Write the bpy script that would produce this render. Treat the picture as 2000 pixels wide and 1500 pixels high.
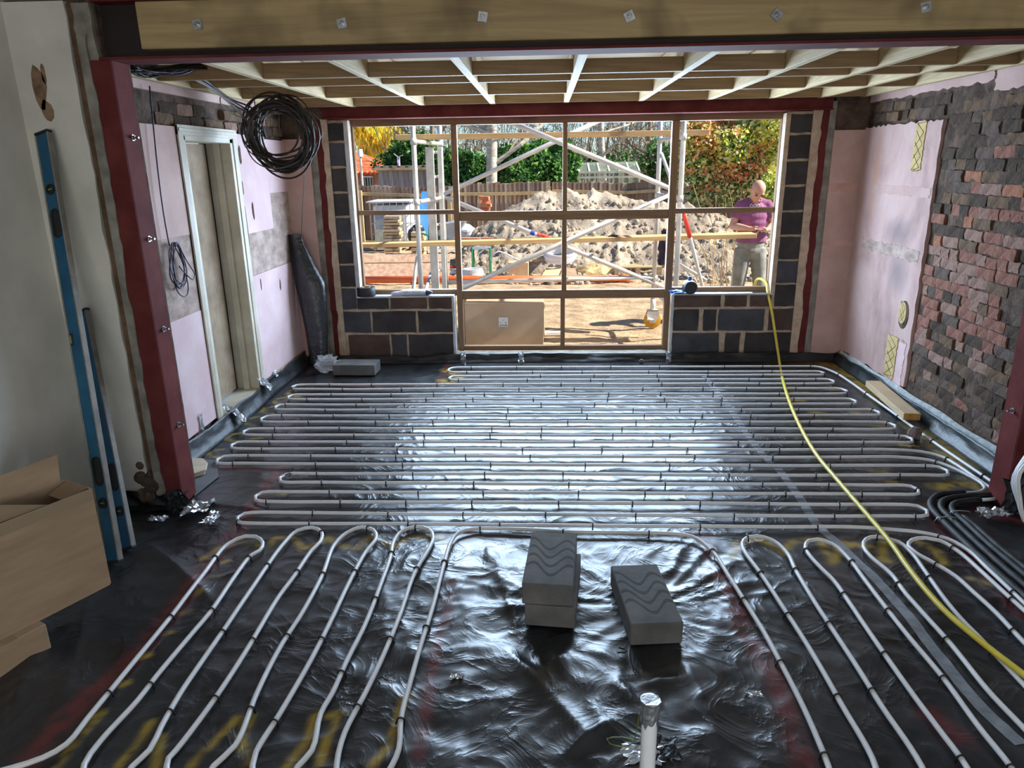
import bpy, bmesh, math, random
import numpy as np
from mathutils import Matrix, Vector, Euler

for o in list(bpy.data.objects):
    bpy.data.objects.remove(o, do_unlink=True)
SC = bpy.context.scene
COL = SC.collection
R = math.radians
rnd = random.Random(7)

# ------------------------------------------------------------------ camera
F_PX, CX, CY, EYE = 1405.26, 1000.0, 750.0, 1.87
CAM = np.array([[0.998958553, 0.042911037, -0.01550652],      # right
                [-0.002282459, -0.29243175, -0.956283672],    # down
                [-0.045569723, 0.955323147, -0.292029255]])   # forward
cam_data = bpy.data.cameras.new('camera')
cam_data.sensor_width = 36.0
cam_data.lens = F_PX / 2000.0 * 36.0
cam_data.clip_start = 0.05
cam_data.clip_end = 300
cam = bpy.data.objects.new('camera', cam_data)
COL.objects.link(cam)
cam.matrix_world = Matrix(((CAM[0][0], -CAM[1][0], -CAM[2][0], 0),
                           (CAM[0][1], -CAM[1][1], -CAM[2][1], 0),
                           (CAM[0][2], -CAM[1][2], -CAM[2][2], EYE),
                           (0, 0, 0, 1)))
SC.camera = cam

# ------------------------------------------------------------------ sky, sun, daylight and fill lamps, exposure
world = bpy.data.worlds.new('sky')
SC.world = world
world.use_nodes = True
wn = world.node_tree.nodes
sky = wn.new('ShaderNodeTexSky')
sky.sky_type = 'NISHITA'
sky.sun_disc = False
sky.sun_elevation = R(42)
sky.sun_rotation = R(94)
sky.dust_density = 0.1
sky.ozone_density = 2.0
tint = wn.new('ShaderNodeMix'); tint.data_type = 'RGBA'; tint.blend_type = 'MULTIPLY'; tint.inputs[0].default_value = 1.0
tint.inputs[7].default_value = (0.66, 0.83, 1.0, 1)          # a clear blue spring sky
world.node_tree.links.new(sky.outputs[0], tint.inputs[6]); world.node_tree.links.new(tint.outputs[2], wn['Background'].inputs[0])
wn['Background'].inputs[1].default_value = 0.15

sun_data = bpy.data.lights.new('sun', 'SUN')
sun_data.energy = 10.2
sun_data.angle = R(0.6)
sun_data.color = (1.0, 0.93, 0.82)
sun = bpy.data.objects.new('sun', sun_data)
COL.objects.link(sun)
SUN_DIR = Vector((math.cos(R(42)) * math.cos(R(-4)), math.cos(R(42)) * math.sin(R(-4)), math.sin(R(42))))   # towards the sun
sun.rotation_euler = SUN_DIR.to_track_quat('Z', 'Y').to_euler()

def area(name, loc, direction, sx, sy, power, color, spread=180):
    d = bpy.data.lights.new(name, 'AREA')
    d.shape = 'RECTANGLE'; d.size = sx; d.size_y = sy
    d.energy = power; d.color = color; d.spread = R(spread)
    o = bpy.data.objects.new(name, d); COL.objects.link(o)
    o.location = loc
    o.rotation_euler = (-Vector(direction)).to_track_quat('Z', 'Y').to_euler()
    return o
# added lamps: one boosting the window daylight, one unseen fill behind the camera
area('window_daylight_boost', (0.18, 7.31, 1.5), (0, -1, -0.12), 3.2, 1.45, 315, (0.58, 0.77, 1.0))
area('rear_fill', (0.2, -3.3, 1.5), (0, 1, 0), 3.0, 1.6, 88, (1.0, 0.96, 0.92))

SC.view_settings.view_transform = 'Standard'
SC.view_settings.look = 'None'
SC.view_settings.gamma = 1.0
SC.view_settings.use_curve_mapping = False
SC.view_settings.exposure = 0.12

# ------------------------------------------------------------------ measuring helpers (a ray through a pixel met with a real plane)
def _ray(x, y):
    return CAM.T @ np.array([(x - CX) / F_PX, (y - CY) / F_PX, 1.0])
def fl(x, y, z=0.0):
    d = _ray(x, y); t = (z - EYE) / d[2]
    return Vector((t * d[0], t * d[1], z))
def onY(x, y, Y):
    d = _ray(x, y); t = Y / d[1]
    return Vector((t * d[0], Y, EYE + t * d[2]))
def onX(x, y, X):
    d = _ray(x, y); t = X / d[0]
    return Vector((X, t * d[1], EYE + t * d[2]))

# ------------------------------------------------------------------ noise on numpy arrays
def _hash(ix, iy, seed):
    n = (ix.astype(np.int64) * 374761393 + iy.astype(np.int64) * 668265263 + seed * 1442695041) & 0x7fffffff
    n = ((n ^ (n >> 13)) * 1274126177) & 0x7fffffff
    n = n ^ (n >> 16)
    return (n & 0xffff) / 65535.0
def vnoise(x, y, seed=0):
    x = np.asarray(x, float); y = np.asarray(y, float)
    ix = np.floor(x); iy = np.floor(y); fx = x - ix; fy = y - iy
    ux = fx * fx * fx * (fx * (fx * 6 - 15) + 10); uy = fy * fy * fy * (fy * (fy * 6 - 15) + 10)
    a = _hash(ix, iy, seed); b = _hash(ix + 1, iy, seed); c = _hash(ix, iy + 1, seed); d = _hash(ix + 1, iy + 1, seed)
    return (a * (1 - ux) + b * ux) * (1 - uy) + (c * (1 - ux) + d * ux) * uy
def fbm(x, y, oct=4, seed=0, gain=0.5):
    s = 0; a = 1; t = 0
    for i in range(oct):
        s = s + a * vnoise(x * 2 ** i + 17.3 * i, y * 2 ** i - 9.1 * i, seed + i); t += a; a *= gain
    return s / t
def ridged(x, y, oct=3, seed=0, gain=0.5):
    s = 0; a = 1; t = 0
    for i in range(oct):
        n = vnoise(x * 2 ** i + 5.7 * i, y * 2 ** i + 3.3 * i, seed + i)
        s = s + a * (1 - np.abs(2 * n - 1)) ** 2.2; t += a; a *= gain
    return s / t

# ------------------------------------------------------------------ materials
MATS = {}
def new_mat(name):
    m = bpy.data.materials.new(name); m.use_nodes = True
    nt = m.node_tree
    return m, nt, nt.nodes['Principled BSDF']
def noise_node(nt, scale, detail=4, rough=0.6, dist=0.0, coord='Object', stretch=(1, 1, 1)):
    tc = nt.nodes.new('ShaderNodeTexCoord'); mp = nt.nodes.new('ShaderNodeMapping')
    mp.inputs['Scale'].default_value = stretch
    nt.links.new(tc.outputs[coord], mp.inputs[0])
    n = nt.nodes.new('ShaderNodeTexNoise')
    n.inputs['Scale'].default_value = scale; n.inputs['Detail'].default_value = detail
    n.inputs['Roughness'].default_value = rough; n.inputs['Distortion'].default_value = dist
    nt.links.new(mp.outputs[0], n.inputs['Vector'])
    return n
def ramp(nt, src, stops):
    r = nt.nodes.new('ShaderNodeValToRGB')
    e = r.color_ramp.elements
    while len(e) < len(stops): e.new(0.5)
    for el, (p, c) in zip(e, stops):
        el.position = p; el.color = (*c, 1) if len(c) == 3 else c
    nt.links.new(src, r.inputs[0])
    return r
def mix(nt, fac, a, b):
    m = nt.nodes.new('ShaderNodeMix'); m.data_type = 'RGBA'
    for s, v in ((m.inputs[0], fac), (m.inputs[6], a), (m.inputs[7], b)):
        if hasattr(v, 'links'): nt.links.new(v, s)
        else: s.default_value = v if not isinstance(v, tuple) else ((*v, 1) if len(v) == 3 else v)
    return m.outputs[2]
def bump(nt, bsdf, h, strength=0.3, dist=0.01):
    b = nt.nodes.new('ShaderNodeBump'); b.inputs['Strength'].default_value = strength; b.inputs['Distance'].default_value = dist
    nt.links.new(h, b.inputs['Height']); nt.links.new(b.outputs[0], bsdf.inputs['Normal'])
    return b
def srgb(r, g, b):
    f = lambda c: ((c / 255 + 0.055) / 1.055) ** 2.4 if c > 10 else c / 255 / 12.92
    return (f(r), f(g), f(b))
def mat(name, c1, c2=None, scale=8, rough=0.7, metal=0.0, bump_s=0.0, bump_d=0.01, bump_scale=None, stretch=(1, 1, 1),
        detail=5, lo=0.35, hi=0.65, spec=0.5, coord='Object', rvar=0.0, trans=0.0, alpha=1.0):
    if name in MATS: return MATS[name]
    m, nt, b = new_mat(name)
    b.inputs['Roughness'].default_value = rough; b.inputs['Metallic'].default_value = metal
    b.inputs['Specular IOR Level'].default_value = spec
    b.inputs['Transmission Weight'].default_value = trans; b.inputs['Alpha'].default_value = alpha
    if c2 is None:
        b.inputs['Base Color'].default_value = (*c1, 1)
    else:
        n = noise_node(nt, scale, detail, stretch=stretch, coord=coord)
        r = ramp(nt, n.outputs[0], [(lo, c1), (hi, c2)])
        nt.links.new(r.outputs[0], b.inputs['Base Color'])
        if rvar:
            mr = nt.nodes.new('ShaderNodeMapRange'); mr.inputs[3].default_value = rough - rvar; mr.inputs[4].default_value = rough + rvar
            nt.links.new(n.outputs[0], mr.inputs[0]); nt.links.new(mr.outputs[0], b.inputs['Roughness'])
    if bump_s:
        n2 = noise_node(nt, bump_scale or scale * 3, 6, 0.65, stretch=stretch, coord=coord)
        bump(nt, b, n2.outputs[0], bump_s, bump_d)
    MATS[name] = m
    return m

# ------------------------------------------------------------------ mesh builder
class MB:
    def __init__(s):
        s.v = []; s.f = []; s.mi = []
    def add(s, vs, fs, mi=0):
        o = len(s.v); s.v += [tuple(v) for v in vs]
        s.f += [tuple(i + o for i in f) for f in fs]; s.mi += [mi] * len(fs)
        return s
    def box(s, lo, hi, mi=0, jit=0.0):
        x0, y0, z0 = lo; x1, y1, z1 = hi
        vs = [(x0, y0, z0), (x1, y0, z0), (x1, y1, z0), (x0, y1, z0), (x0, y0, z1), (x1, y0, z1), (x1, y1, z1), (x0, y1, z1)]
        if jit: vs = [tuple(c + rnd.uniform(-jit, jit) for c in v) for v in vs]
        return s.add(vs, [(0, 3, 2, 1), (4, 5, 6, 7), (0, 1, 5, 4), (1, 2, 6, 5), (2, 3, 7, 6), (3, 0, 4, 7)], mi)
    def obox(s, c, size, rot=None, mi=0):
        """box centred at c; rot = Matrix 3x3 or euler tuple"""
        m = rot if isinstance(rot, Matrix) else (Euler(rot).to_matrix() if rot else Matrix.Identity(3))
        vs = []
        for dz in (-.5, .5):
            for dx, dy in ((-.5, -.5), (.5, -.5), (.5, .5), (-.5, .5)):
                vs.append(Vector(c) + m @ Vector((dx * size[0], dy * size[1], dz * size[2])))
        return s.add(vs, [(0, 3, 2, 1), (4, 5, 6, 7), (0, 1, 5, 4), (1, 2, 6, 5), (2, 3, 7, 6), (3, 0, 4, 7)], mi)
    def beam(s, a, b, w, h, up=(0, 0, 1), mi=0):
        """rectangular bar from a to b, w across, h along up"""
        a = Vector(a); b = Vector(b); d = (b - a); L = d.length; d.normalize()
        side = d.cross(Vector(up)); side.normalize(); u = side.cross(d)
        m = Matrix((side, d, u)).transposed()
        return s.obox((a + b) / 2, (w, L, h), m, mi)
    def tube(s, pts, r, seg=8, cap=True, mi=0, closed=False):
        P = [Vector(p) for p in pts]; n = len(P)
        rr = r if hasattr(r, '__len__') else [r] * n
        T = []
        for i in range(n):
            if closed: t = P[(i + 1) % n] - P[i - 1]
            else: t = P[min(i + 1, n - 1)] - P[max(i - 1, 0)]
            if t.length < 1e-9: t = Vector((0, 0, 1))
            T.append(t.normalized())
        up = Vector((0, 0, 1)) if abs(T[0].z) < 0.9 else Vector((1, 0, 0))
        N = T[0].cross(up).normalized(); vs = []
        for i in range(n):
            N = N - T[i] * N.dot(T[i])
            if N.length < 1e-6: N = T[i].orthogonal()
            N.normalize(); B = T[i].cross(N)
            for k in range(seg):
                a = 2 * math.pi * k / seg
                vs.append(P[i] + (N * math.cos(a) + B * math.sin(a)) * rr[i])
        fs = []
        m = n if closed else n - 1
        for i in range(m):
            j = (i + 1) % n
            for k in range(seg):
                k2 = (k + 1) % seg
                fs.append((i * seg + k, i * seg + k2, j * seg + k2, j * seg + k))
        if cap and not closed:
            fs.append(tuple(range(seg - 1, -1, -1))); fs.append(tuple((n - 1) * seg + k for k in range(seg)))
        return s.add(vs, fs, mi)
    def lathe(s, prof, seg=16, c=(0, 0, 0), mi=0, axis=None):
        """prof = [(r,z)...]"""
        m = axis if axis is not None else Matrix.Identity(3)
        vs = []; fs = []
        for r, z in prof:
            for k in range(seg):
                a = 2 * math.pi * k / seg
                vs.append(Vector(c) + m @ Vector((r * math.cos(a), r * math.sin(a), z)))
        for i in range(len(prof) - 1):
            for k in range(seg):
                k2 = (k + 1) % seg
                fs.append((i * seg + k, i * seg + k2, (i + 1) * seg + k2, (i + 1) * seg + k))
        if prof[0][0] > 1e-5: fs.append(tuple(range(seg - 1, -1, -1)))
        if prof[-1][0] > 1e-5: fs.append(tuple((len(prof) - 1) * seg + k for k in range(seg)))
        return s.add(vs, fs, mi)
    def prism(s, poly, y0, y1, mi=0, axis='y'):
        """polygon of (a,b) extruded; axis y: (x,z) polygon, x: (y,z) polygon, z: (x,y) polygon"""
        n = len(poly)
        mk = {'y': lambda a, b, t: (a, t, b), 'x': lambda a, b, t: (t, a, b), 'z': lambda a, b, t: (a, b, t)}[axis]
        vs = [mk(a, b, y0) for a, b in poly] + [mk(a, b, y1) for a, b in poly]
        fs = [tuple(range(n)), tuple(range(2 * n - 1, n - 1, -1))]
        fs += [(i, i + n, (i + 1) % n + n, (i + 1) % n) for i in range(n)]
        return s.add(vs, fs, mi)
    def grid(s, P, mi=0):
        """P: array [m][n] of points"""
        m = len(P); n = len(P[0])
        vs = [tuple(p) for row in P for p in row]
        fs = [(i * n + j, i * n + j + 1, (i + 1) * n + j + 1, (i + 1) * n + j) for i in range(m - 1) for j in range(n - 1)]
        return s.add(vs, fs, mi)
    def ball(s, c, r, seg=12, rings=8, mi=0, rot=None):
        rx, ry, rz = r if hasattr(r, '__len__') else (r, r, r)
        m = Euler(rot).to_matrix() if rot else Matrix.Identity(3)
        vs = [Vector(c) + m @ Vector((0, 0, -rz))]
        for i in range(1, rings):
            t = math.pi * i / rings - math.pi / 2
            for k in range(seg):
                a = 2 * math.pi * k / seg
                vs.append(Vector(c) + m @ Vector((rx * math.cos(t) * math.cos(a), ry * math.cos(t) * math.sin(a), rz * math.sin(t))))
        vs.append(Vector(c) + m @ Vector((0, 0, rz)))
        fs = []
        for k in range(seg):
            k2 = (k + 1) % seg
            fs.append((0, 1 + k2, 1 + k))
            for i in range(rings - 2):
                fs.append((1 + i * seg + k, 1 + i * seg + k2, 1 + (i + 1) * seg + k2, 1 + (i + 1) * seg + k))
            fs.append((1 + (rings - 2) * seg + k, 1 + (rings - 2) * seg + k2, len(vs) - 1))
        return s.add(vs, fs, mi)
    def mesh(s, name, mats, bevel=0.0, smooth=False, bseg=1):
        me = bpy.data.meshes.new(name)
        me.from_pydata([tuple(v) for v in s.v], [], s.f)
        for m in (mats if isinstance(mats, (list, tuple)) else [mats]): me.materials.append(m)
        if any(s.mi): me.polygons.foreach_set('material_index', s.mi)
        bm = bmesh.new(); bm.from_mesh(me)
        if bevel:
            bmesh.ops.bevel(bm, geom=[e for e in bm.edges if e.is_manifold and e.calc_face_angle(0) > 0.6], offset=bevel, segments=bseg, affect='EDGES', profile=0.5)
        bmesh.ops.recalc_face_normals(bm, faces=bm.faces)
        bm.to_mesh(me); bm.free()
        if smooth: me.polygons.foreach_set('use_smooth', [True] * len(me.polygons))
        me.update()
        return me
    def build(s, name, mats, parent=None, bevel=0.0, smooth=False, angle=None, bseg=1):
        me = s.mesh(name, mats, bevel, smooth or angle is not None, bseg)
        if angle is not None: me.set_sharp_from_angle(angle=R(angle))
        return link(name, me, parent)

def link(name, me, parent=None, mw=None):
    o = bpy.data.objects.new(name, me); COL.objects.link(o)
    if mw is not None: o.matrix_world = mw
    if parent is not None:
        put(o, parent)
    elif me is not None and mw is None:
        # origin at the base of the thing
        n = len(me.vertices); a = np.empty(n * 3, np.float32); me.vertices.foreach_get('co', a); a = a.reshape(-1, 3)
        c = Vector(((a[:, 0].min() + a[:, 0].max()) / 2, (a[:, 1].min() + a[:, 1].max()) / 2, a[:, 2].min()))
        a -= np.array(c, np.float32); me.vertices.foreach_set('co', a.ravel()); me.update()
        o.location = c
    return o
def put(o, parent):
    # every object here keeps its own matrix_basis as its place in the world
    o.parent = parent
    o.matrix_parent_inverse = parent.matrix_basis.inverted()
def tag(o, label=None, cat=None, group=None, kind=None):
    if label: o['label'] = label
    if cat: o['category'] = cat
    if group: o['group'] = group
    if kind: o['kind'] = kind
    return o
def empty(name, loc, label=None, cat=None, group=None, kind=None):
    o = bpy.data.objects.new(name, None); COL.objects.link(o)
    o.location = loc; o.empty_display_size = 0.1
    return tag(o, label, cat, group, kind)

def spline(pts, step=0.03):
    """Catmull-Rom resample"""
    P = [np.array(p, float) for p in pts]
    P = [2 * P[0] - P[1]] + P + [2 * P[-1] - P[-2]]
    out = []
    for i in range(1, len(P) - 2):
        p0, p1, p2, p3 = P[i - 1:i + 3]
        L = np.linalg.norm(p2 - p1); n = max(1, int(L / step))
        t0 = 0; t1 = max(np.linalg.norm(p1 - p0), 1e-6) ** .5; t2 = t1 + max(L, 1e-6) ** .5; t3 = t2 + max(np.linalg.norm(p3 - p2), 1e-6) ** .5
        for k in range(n):
            t = t1 + (t2 - t1) * k / n
            A1 = (t1 - t) / (t1 - t0) * p0 + (t - t0) / (t1 - t0) * p1
            A2 = (t2 - t) / (t2 - t1) * p1 + (t - t1) / (t2 - t1) * p2
            A3 = (t3 - t) / (t3 - t2) * p2 + (t - t2) / (t3 - t2) * p3
            B1 = (t2 - t) / (t2 - t0) * A1 + (t - t0) / (t2 - t0) * A2
            B2 = (t3 - t) / (t3 - t1) * A2 + (t - t1) / (t3 - t1) * A3
            out.append((t2 - t) / (t2 - t1) * B1 + (t - t1) / (t2 - t1) * B2)
    out.append(P[-2])
    return out
ORD = ['zeroth', 'first', 'second', 'third', 'fourth', 'fifth', 'sixth', 'seventh', 'eighth', 'ninth', 'tenth', 'eleventh', 'twelfth', 'thirteenth']
# ================================================================== materials of the room
m_poly, nt, b = new_mat('black_polythene')
att = nt.nodes.new('ShaderNodeAttribute'); att.attribute_name = 'paint'
n1 = noise_node(nt, 2.2, 6, 0.7, 0.6)
base = ramp(nt, n1.outputs[0], [(0.35, (0.010, 0.011, 0.013)), (0.68, (0.030, 0.031, 0.034))])
n2 = noise_node(nt, 60, 4, 0.7)
spk = ramp(nt, n2.outputs[0], [(0.66, (0, 0, 0)), (0.74, (1, 1, 1))])
c0 = mix(nt, spk.outputs[0], base.outputs[0], (0.045, 0.04, 0.036))
sep = nt.nodes.new('ShaderNodeSeparateColor'); nt.links.new(att.outputs[0], sep.inputs[0])
c1 = mix(nt, sep.outputs[0], c0, (0.15, 0.022, 0.024))
c2 = mix(nt, sep.outputs[1], c1, (0.33, 0.22, 0.03))
nt.links.new(c2, b.inputs['Base Color'])
mr = nt.nodes.new('ShaderNodeMapRange'); mr.inputs[1].default_value = 0.3; mr.inputs[2].default_value = 0.7
mr.inputs[3].default_value = 0.26; mr.inputs[4].default_value = 0.40
nt.links.new(n1.outputs[0], mr.inputs[0]); nt.links.new(mr.outputs[0], b.inputs['Roughness'])
b.inputs['Specular IOR Level'].default_value = 0.62
bb1 = noise_node(nt, 3.4, 6, 0.55, 1.4)
bb1.noise_type = 'RIDGED_MULTIFRACTAL'; bb1.inputs['Offset'].default_value = 0.9; bb1.inputs['Gain'].default_value = 1.6
bb2 = noise_node(nt, 38, 4, 0.6, 0.8, stretch=(0.8, 1.2, 1))
ad = nt.nodes.new('ShaderNodeMath'); ad.operation = 'MULTIPLY_ADD'; ad.inputs[1].default_value = 0.12
nt.links.new(bb2.outputs[0], ad.inputs[0]); nt.links.new(bb1.outputs[0], ad.inputs[2])
bump(nt, b, ad.outputs[0], 0.30, 0.012)
MATS['poly'] = m_poly
m_sheet = mat('black_sheet', (0.008, 0.009, 0.011), (0.022, 0.024, 0.028), 5, rough=0.45, spec=.35, bump_s=0.7, bump_d=0.012, bump_scale=11)
m_pink = mat('pink_plaster', srgb(176, 142, 134), srgb(204, 174, 166), 2.6, rough=0.8, bump_s=0.15, bump_d=0.004, bump_scale=30, detail=8, lo=0.3, hi=0.7)
m_pink2 = mat('lilac_board', srgb(204, 172, 174), srgb(216, 190, 192), 3.5, rough=0.75, bump_s=0.05, bump_d=0.003, bump_scale=20)
m_scratch = mat('scratch_coat', srgb(148, 128, 118), srgb(194, 172, 162), 7, rough=0.95, bump_s=0.6, bump_d=0.006, bump_scale=45, stretch=(1, 1, 1.8), detail=8)
m_white = mat('old_white_plaster', srgb(196, 194, 186), srgb(222, 220, 212), 1.6, rough=0.85, bump_s=0.1, bump_d=0.004, bump_scale=18)
m_mortar = mat('mortar', srgb(168, 148, 128), srgb(198, 178, 156), 14, rough=0.95, bump_s=0.5, bump_d=0.006, bump_scale=60)
m_greymortar = mat('grey_mortar', srgb(112, 108, 100), srgb(150, 146, 138), 9, rough=0.95, bump_s=0.5, bump_d=0.008, bump_scale=40)
m_dirtymortar = mat('old_lime_mortar', srgb(64, 52, 45), srgb(112, 92, 78), 10, rough=1.0, bump_s=1.0, bump_d=0.02, bump_scale=26)
m_block = mat('dark_block', srgb(46, 43, 45), srgb(66, 62, 62), 6, rough=0.9, bump_s=0.35, bump_d=0.004, bump_scale=80)
m_block2 = mat('grey_block', srgb(56, 57, 62), srgb(74, 75, 82), 6, rough=0.9, bump_s=0.35, bump_d=0.004, bump_scale=80)
m_block3 = mat('brown_block', srgb(66, 54, 50), srgb(92, 72, 62), 5, rough=0.9, bump_s=0.35, bump_d=0.004, bump_scale=80)
m_red = mat('red_oxide_steel', srgb(88, 38, 38), srgb(108, 54, 52), 5, rough=0.8, spec=.1, bump_s=0.08, bump_d=0.003)
def timber(name, c1, c2, rough=0.7, axis=1, sc=3.0, knot=(0.62, 0.75), kd=0.62):
    if name in MATS: return MATS[name]
    m, nt, b = new_mat(name)
    st = [10, 10, 10]; st[axis] = 0.6
    n = noise_node(nt, sc, 6, 0.62, 1.2, stretch=tuple(st))
    k = noise_node(nt, 2.2, 3, 0.5, 0.3)
    r = ramp(nt, n.outputs[0], [(0.3, c1), (0.7, c2)])
    dk = ramp(nt, k.outputs[0], [(knot[0], (0, 0, 0)), (knot[1], (1, 1, 1))])
    c = mix(nt, dk.outputs[0], r.outputs[0], tuple(x * kd for x in c1))
    nt.links.new(c, b.inputs['Base Color']); b.inputs['Roughness'].default_value = rough
    bump(nt, b, n.outputs[0], 0.12, 0.004)
    MATS[name] = m
    return m
m_joist = timber('pale_timber_y', srgb(176, 154, 112), srgb(214, 194, 152), axis=1)
m_nog = timber('pale_timber_x', srgb(134, 108, 78), srgb(166, 140, 104), axis=0)
m_plate = timber('old_timber_x', srgb(146, 124, 88), srgb(188, 164, 118), axis=0, sc=1.3, knot=(0.54, 0.74), kd=.38)
m_framex = timber('frame_timber_x', srgb(112, 86, 64), srgb(142, 112, 84), axis=0)
m_framez = timber('frame_timber_z', srgb(110, 84, 62), srgb(140, 110, 82), axis=2)
m_ply = mat('roof_ply', srgb(160, 134, 98), srgb(186, 160, 122), 3, rough=0.8, stretch=(1, 8, 1))
m_zinc = mat('zinc', srgb(150, 152, 156), srgb(196, 198, 202), 12, rough=0.35, metal=0.9)
m_foil = mat('foil_tape', srgb(175, 180, 188), srgb(215, 220, 228), 10, rough=0.3, metal=0.8, bump_s=0.6, bump_d=0.006, bump_scale=25)

D = 6.92           # inner face of the window wall
XL, XR = -2.40, 2.87
YF = 3.75          # face of the steel frame
ZC = 2.385         # underside of the joists

# ================================================================== floor: wrinkled membrane
def stroke_mask(X, Y, strokes):
    red = np.zeros_like(X); yel = np.zeros_like(X)
    wob = fbm(X * 22, Y * 22, 3, 91)
    for col, w, pts in strokes:
        q = [fl(*p) for p in pts]
        dmin = np.full(X.shape, 9.0)
        for a, c in zip(q[:-1], q[1:]):
            ax, ay = a.x, a.y; dx, dy = c.x - ax, c.y - ay
            L2 = dx * dx + dy * dy + 1e-9
            t = np.clip(((X - ax) * dx + (Y - ay) * dy) / L2, 0, 1)
            dmin = np.minimum(dmin, np.hypot(X - ax - t * dx, Y - ay - t * dy))
        m = np.clip(1.3 - dmin / w, 0, 1) * np.clip(wob * 2.6 - 0.5, 0.12, .9)
        if col == 'r': red = np.maximum(red, m * .72)
        else: yel = np.maximum(yel, m)
    return red, yel
STROKES = [('r', .028, [(921, 1041), (905, 1090), (884, 1140), (872, 1210), (855, 1260), (830, 1400), (815, 1498)]),
           ('r', .05, [(1375, 1043), (1400, 1110), (1450, 1230), (1512, 1330), (1550, 1430), (1572, 1498)]),
           ('r', .055, [(540, 925), (490, 1000), (450, 1050), (375, 1150), (330, 1205), (250, 1300), (130, 1400), (50, 1490)]),
           ('r', .03, [(425, 912), (500, 918), (560, 910)]), ('r', .035, [(885, 690), (866, 730), (855, 752)]),
           ('r', .025, [(640, 752), (760, 756), (860, 757)]), ('r', .05, [(1365, 862), (1425, 864)]), ('r', .03, [(1310, 1038), (1390, 1050)]),
           ('r', .05, [(1815, 990), (1840, 1030), (1905, 1100), (2000, 1200)]), ('r', .06, [(1820, 1400), (1870, 1440)]),
           ('r', .05, [(1900, 985), (1960, 1010), (2000, 1020)]),
           ('y', .10, [(1500, 703), (1580, 704), (1640, 716), (1700, 762), (1740, 790)]),
           ('y', .05, [(868, 722), (900, 738)]), ('y', .05, [(862, 742), (880, 748)]), ('y', .06, [(1830, 950), (1890, 940), (1910, 950)]),
           ('y', .10, [(1790, 830), (1850, 880), (1880, 905)])]
for x, y in ((565, 766), (540, 782), (515, 800), (478, 822), (445, 853), (410, 885)):
    STROKES.append(('y', .022, [(x + 24, y - 8), (x + 2, y - 4), (x - 4, y + 4), (x + 18, y + 8)]))
for x, y in ((580, 758), (560, 780), (480, 858), (530, 966)): STROKES.append(('y', .022, [(x, y), (x + 28, y - 3)]))
for x, y in ((1560, 733), (1630, 760), (1640, 778), (1600, 806), (1680, 806), (1725, 833), (1760, 862), (1555, 781), (1565, 765), (1715, 920), (1735, 940), (1775, 870), (1610, 820), (1560, 757)):
    STROKES.append(('y', .024, [(x - 16, y - 1), (x + 14, y + 1)]))
yw = [(395, 1092), (430, 1068), (480, 1060), (520, 1068), (540, 1050), (575, 1052), (592, 1072), (625, 1060), (640, 1050), (668, 1066), (700, 1070), (720, 1048), (755, 1060), (770, 1068), (800, 1048), (850, 1046), (876, 1058), (872, 1080)]
STROKES.append(('y', .022, yw))
for a in ([(1428, 1090), (1440, 1060), (1480, 1050), (1530, 1082), (1545, 1058), (1580, 1052)], [(1600, 1050), (1625, 1100), (1640, 1072), (1670, 1062), (1720, 1080), (1735, 1098)],
          [(1720, 1095), (1728, 1058), (1740, 1062)], [(1790, 1056), (1830, 1075), (1845, 1100)], [(1900, 1130), (1930, 1140)], [(1650, 1060), (1700, 1068)]):
    STROKES.append(('y', .028, a))
for a in ([(110, 1497), (150, 1450), (200, 1390)], [(235, 1498), (275, 1440), (295, 1410)], [(305, 1498), (315, 1440)], [(375, 1498), (420, 1450), (465, 1400)], [(485, 1490), (470, 1440), (490, 1400)],
          [(560, 1498), (600, 1450), (618, 1390)], [(625, 1490), (640, 1440), (660, 1400)], [(728, 1498), (760, 1460), (780, 1400), (795, 1360)], [(640, 1400), (670, 1395)]):
    STROKES.append(('y', .02, a))
for x, y in ((363, 1196), (328, 1238), (284, 1285), (243, 1337), (190, 1396), (390, 1162), (418, 1128), (440, 1096)): STROKES.append(('y', .018, [(x - 5, y + 2), (x + 6, y - 2)]))

gx = np.arange(-2.62, 2.95, 0.0145); gy = np.arange(-0.1, 6.97, 0.0145)
X, Y = np.meshgrid(gx, gy)
wx = X + 0.25 * (fbm(X * 1.3, Y * 1.3, 3, 5) - .5); wy = Y + 0.25 * (fbm(X * 1.3, Y * 1.3, 3, 15) - .5)
front = np.clip((3.45 - Y) / 0.5, 0, 1)                      # loose sheet in front, pulled flatter under the back rows
Z = (0.004 + 0.004 * front) * (fbm(wx * 5.5 + wy * 2, wy * 6.5, 3, 2) - .5) * 2
Z += (0.004 + 0.010 * front) * ridged(wx * 2.6 + wy * .9, wy * 2.7 - wx * 1.1, 4, 21, .5)
# radial folds pulled from the pile of blocks
bx, by = 0.45, 2.75
ang = np.arctan2(Y - by, X - bx); rad = np.hypot(X - bx, Y - by)
Z += 0.018 * front * np.exp(-((rad - 0.55) / 0.5) ** 2) * ridged(ang * 3.2 + 0.8 * fbm(X * 2, Y * 2, 2, 8), rad * 0.8, 2, 31)
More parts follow.
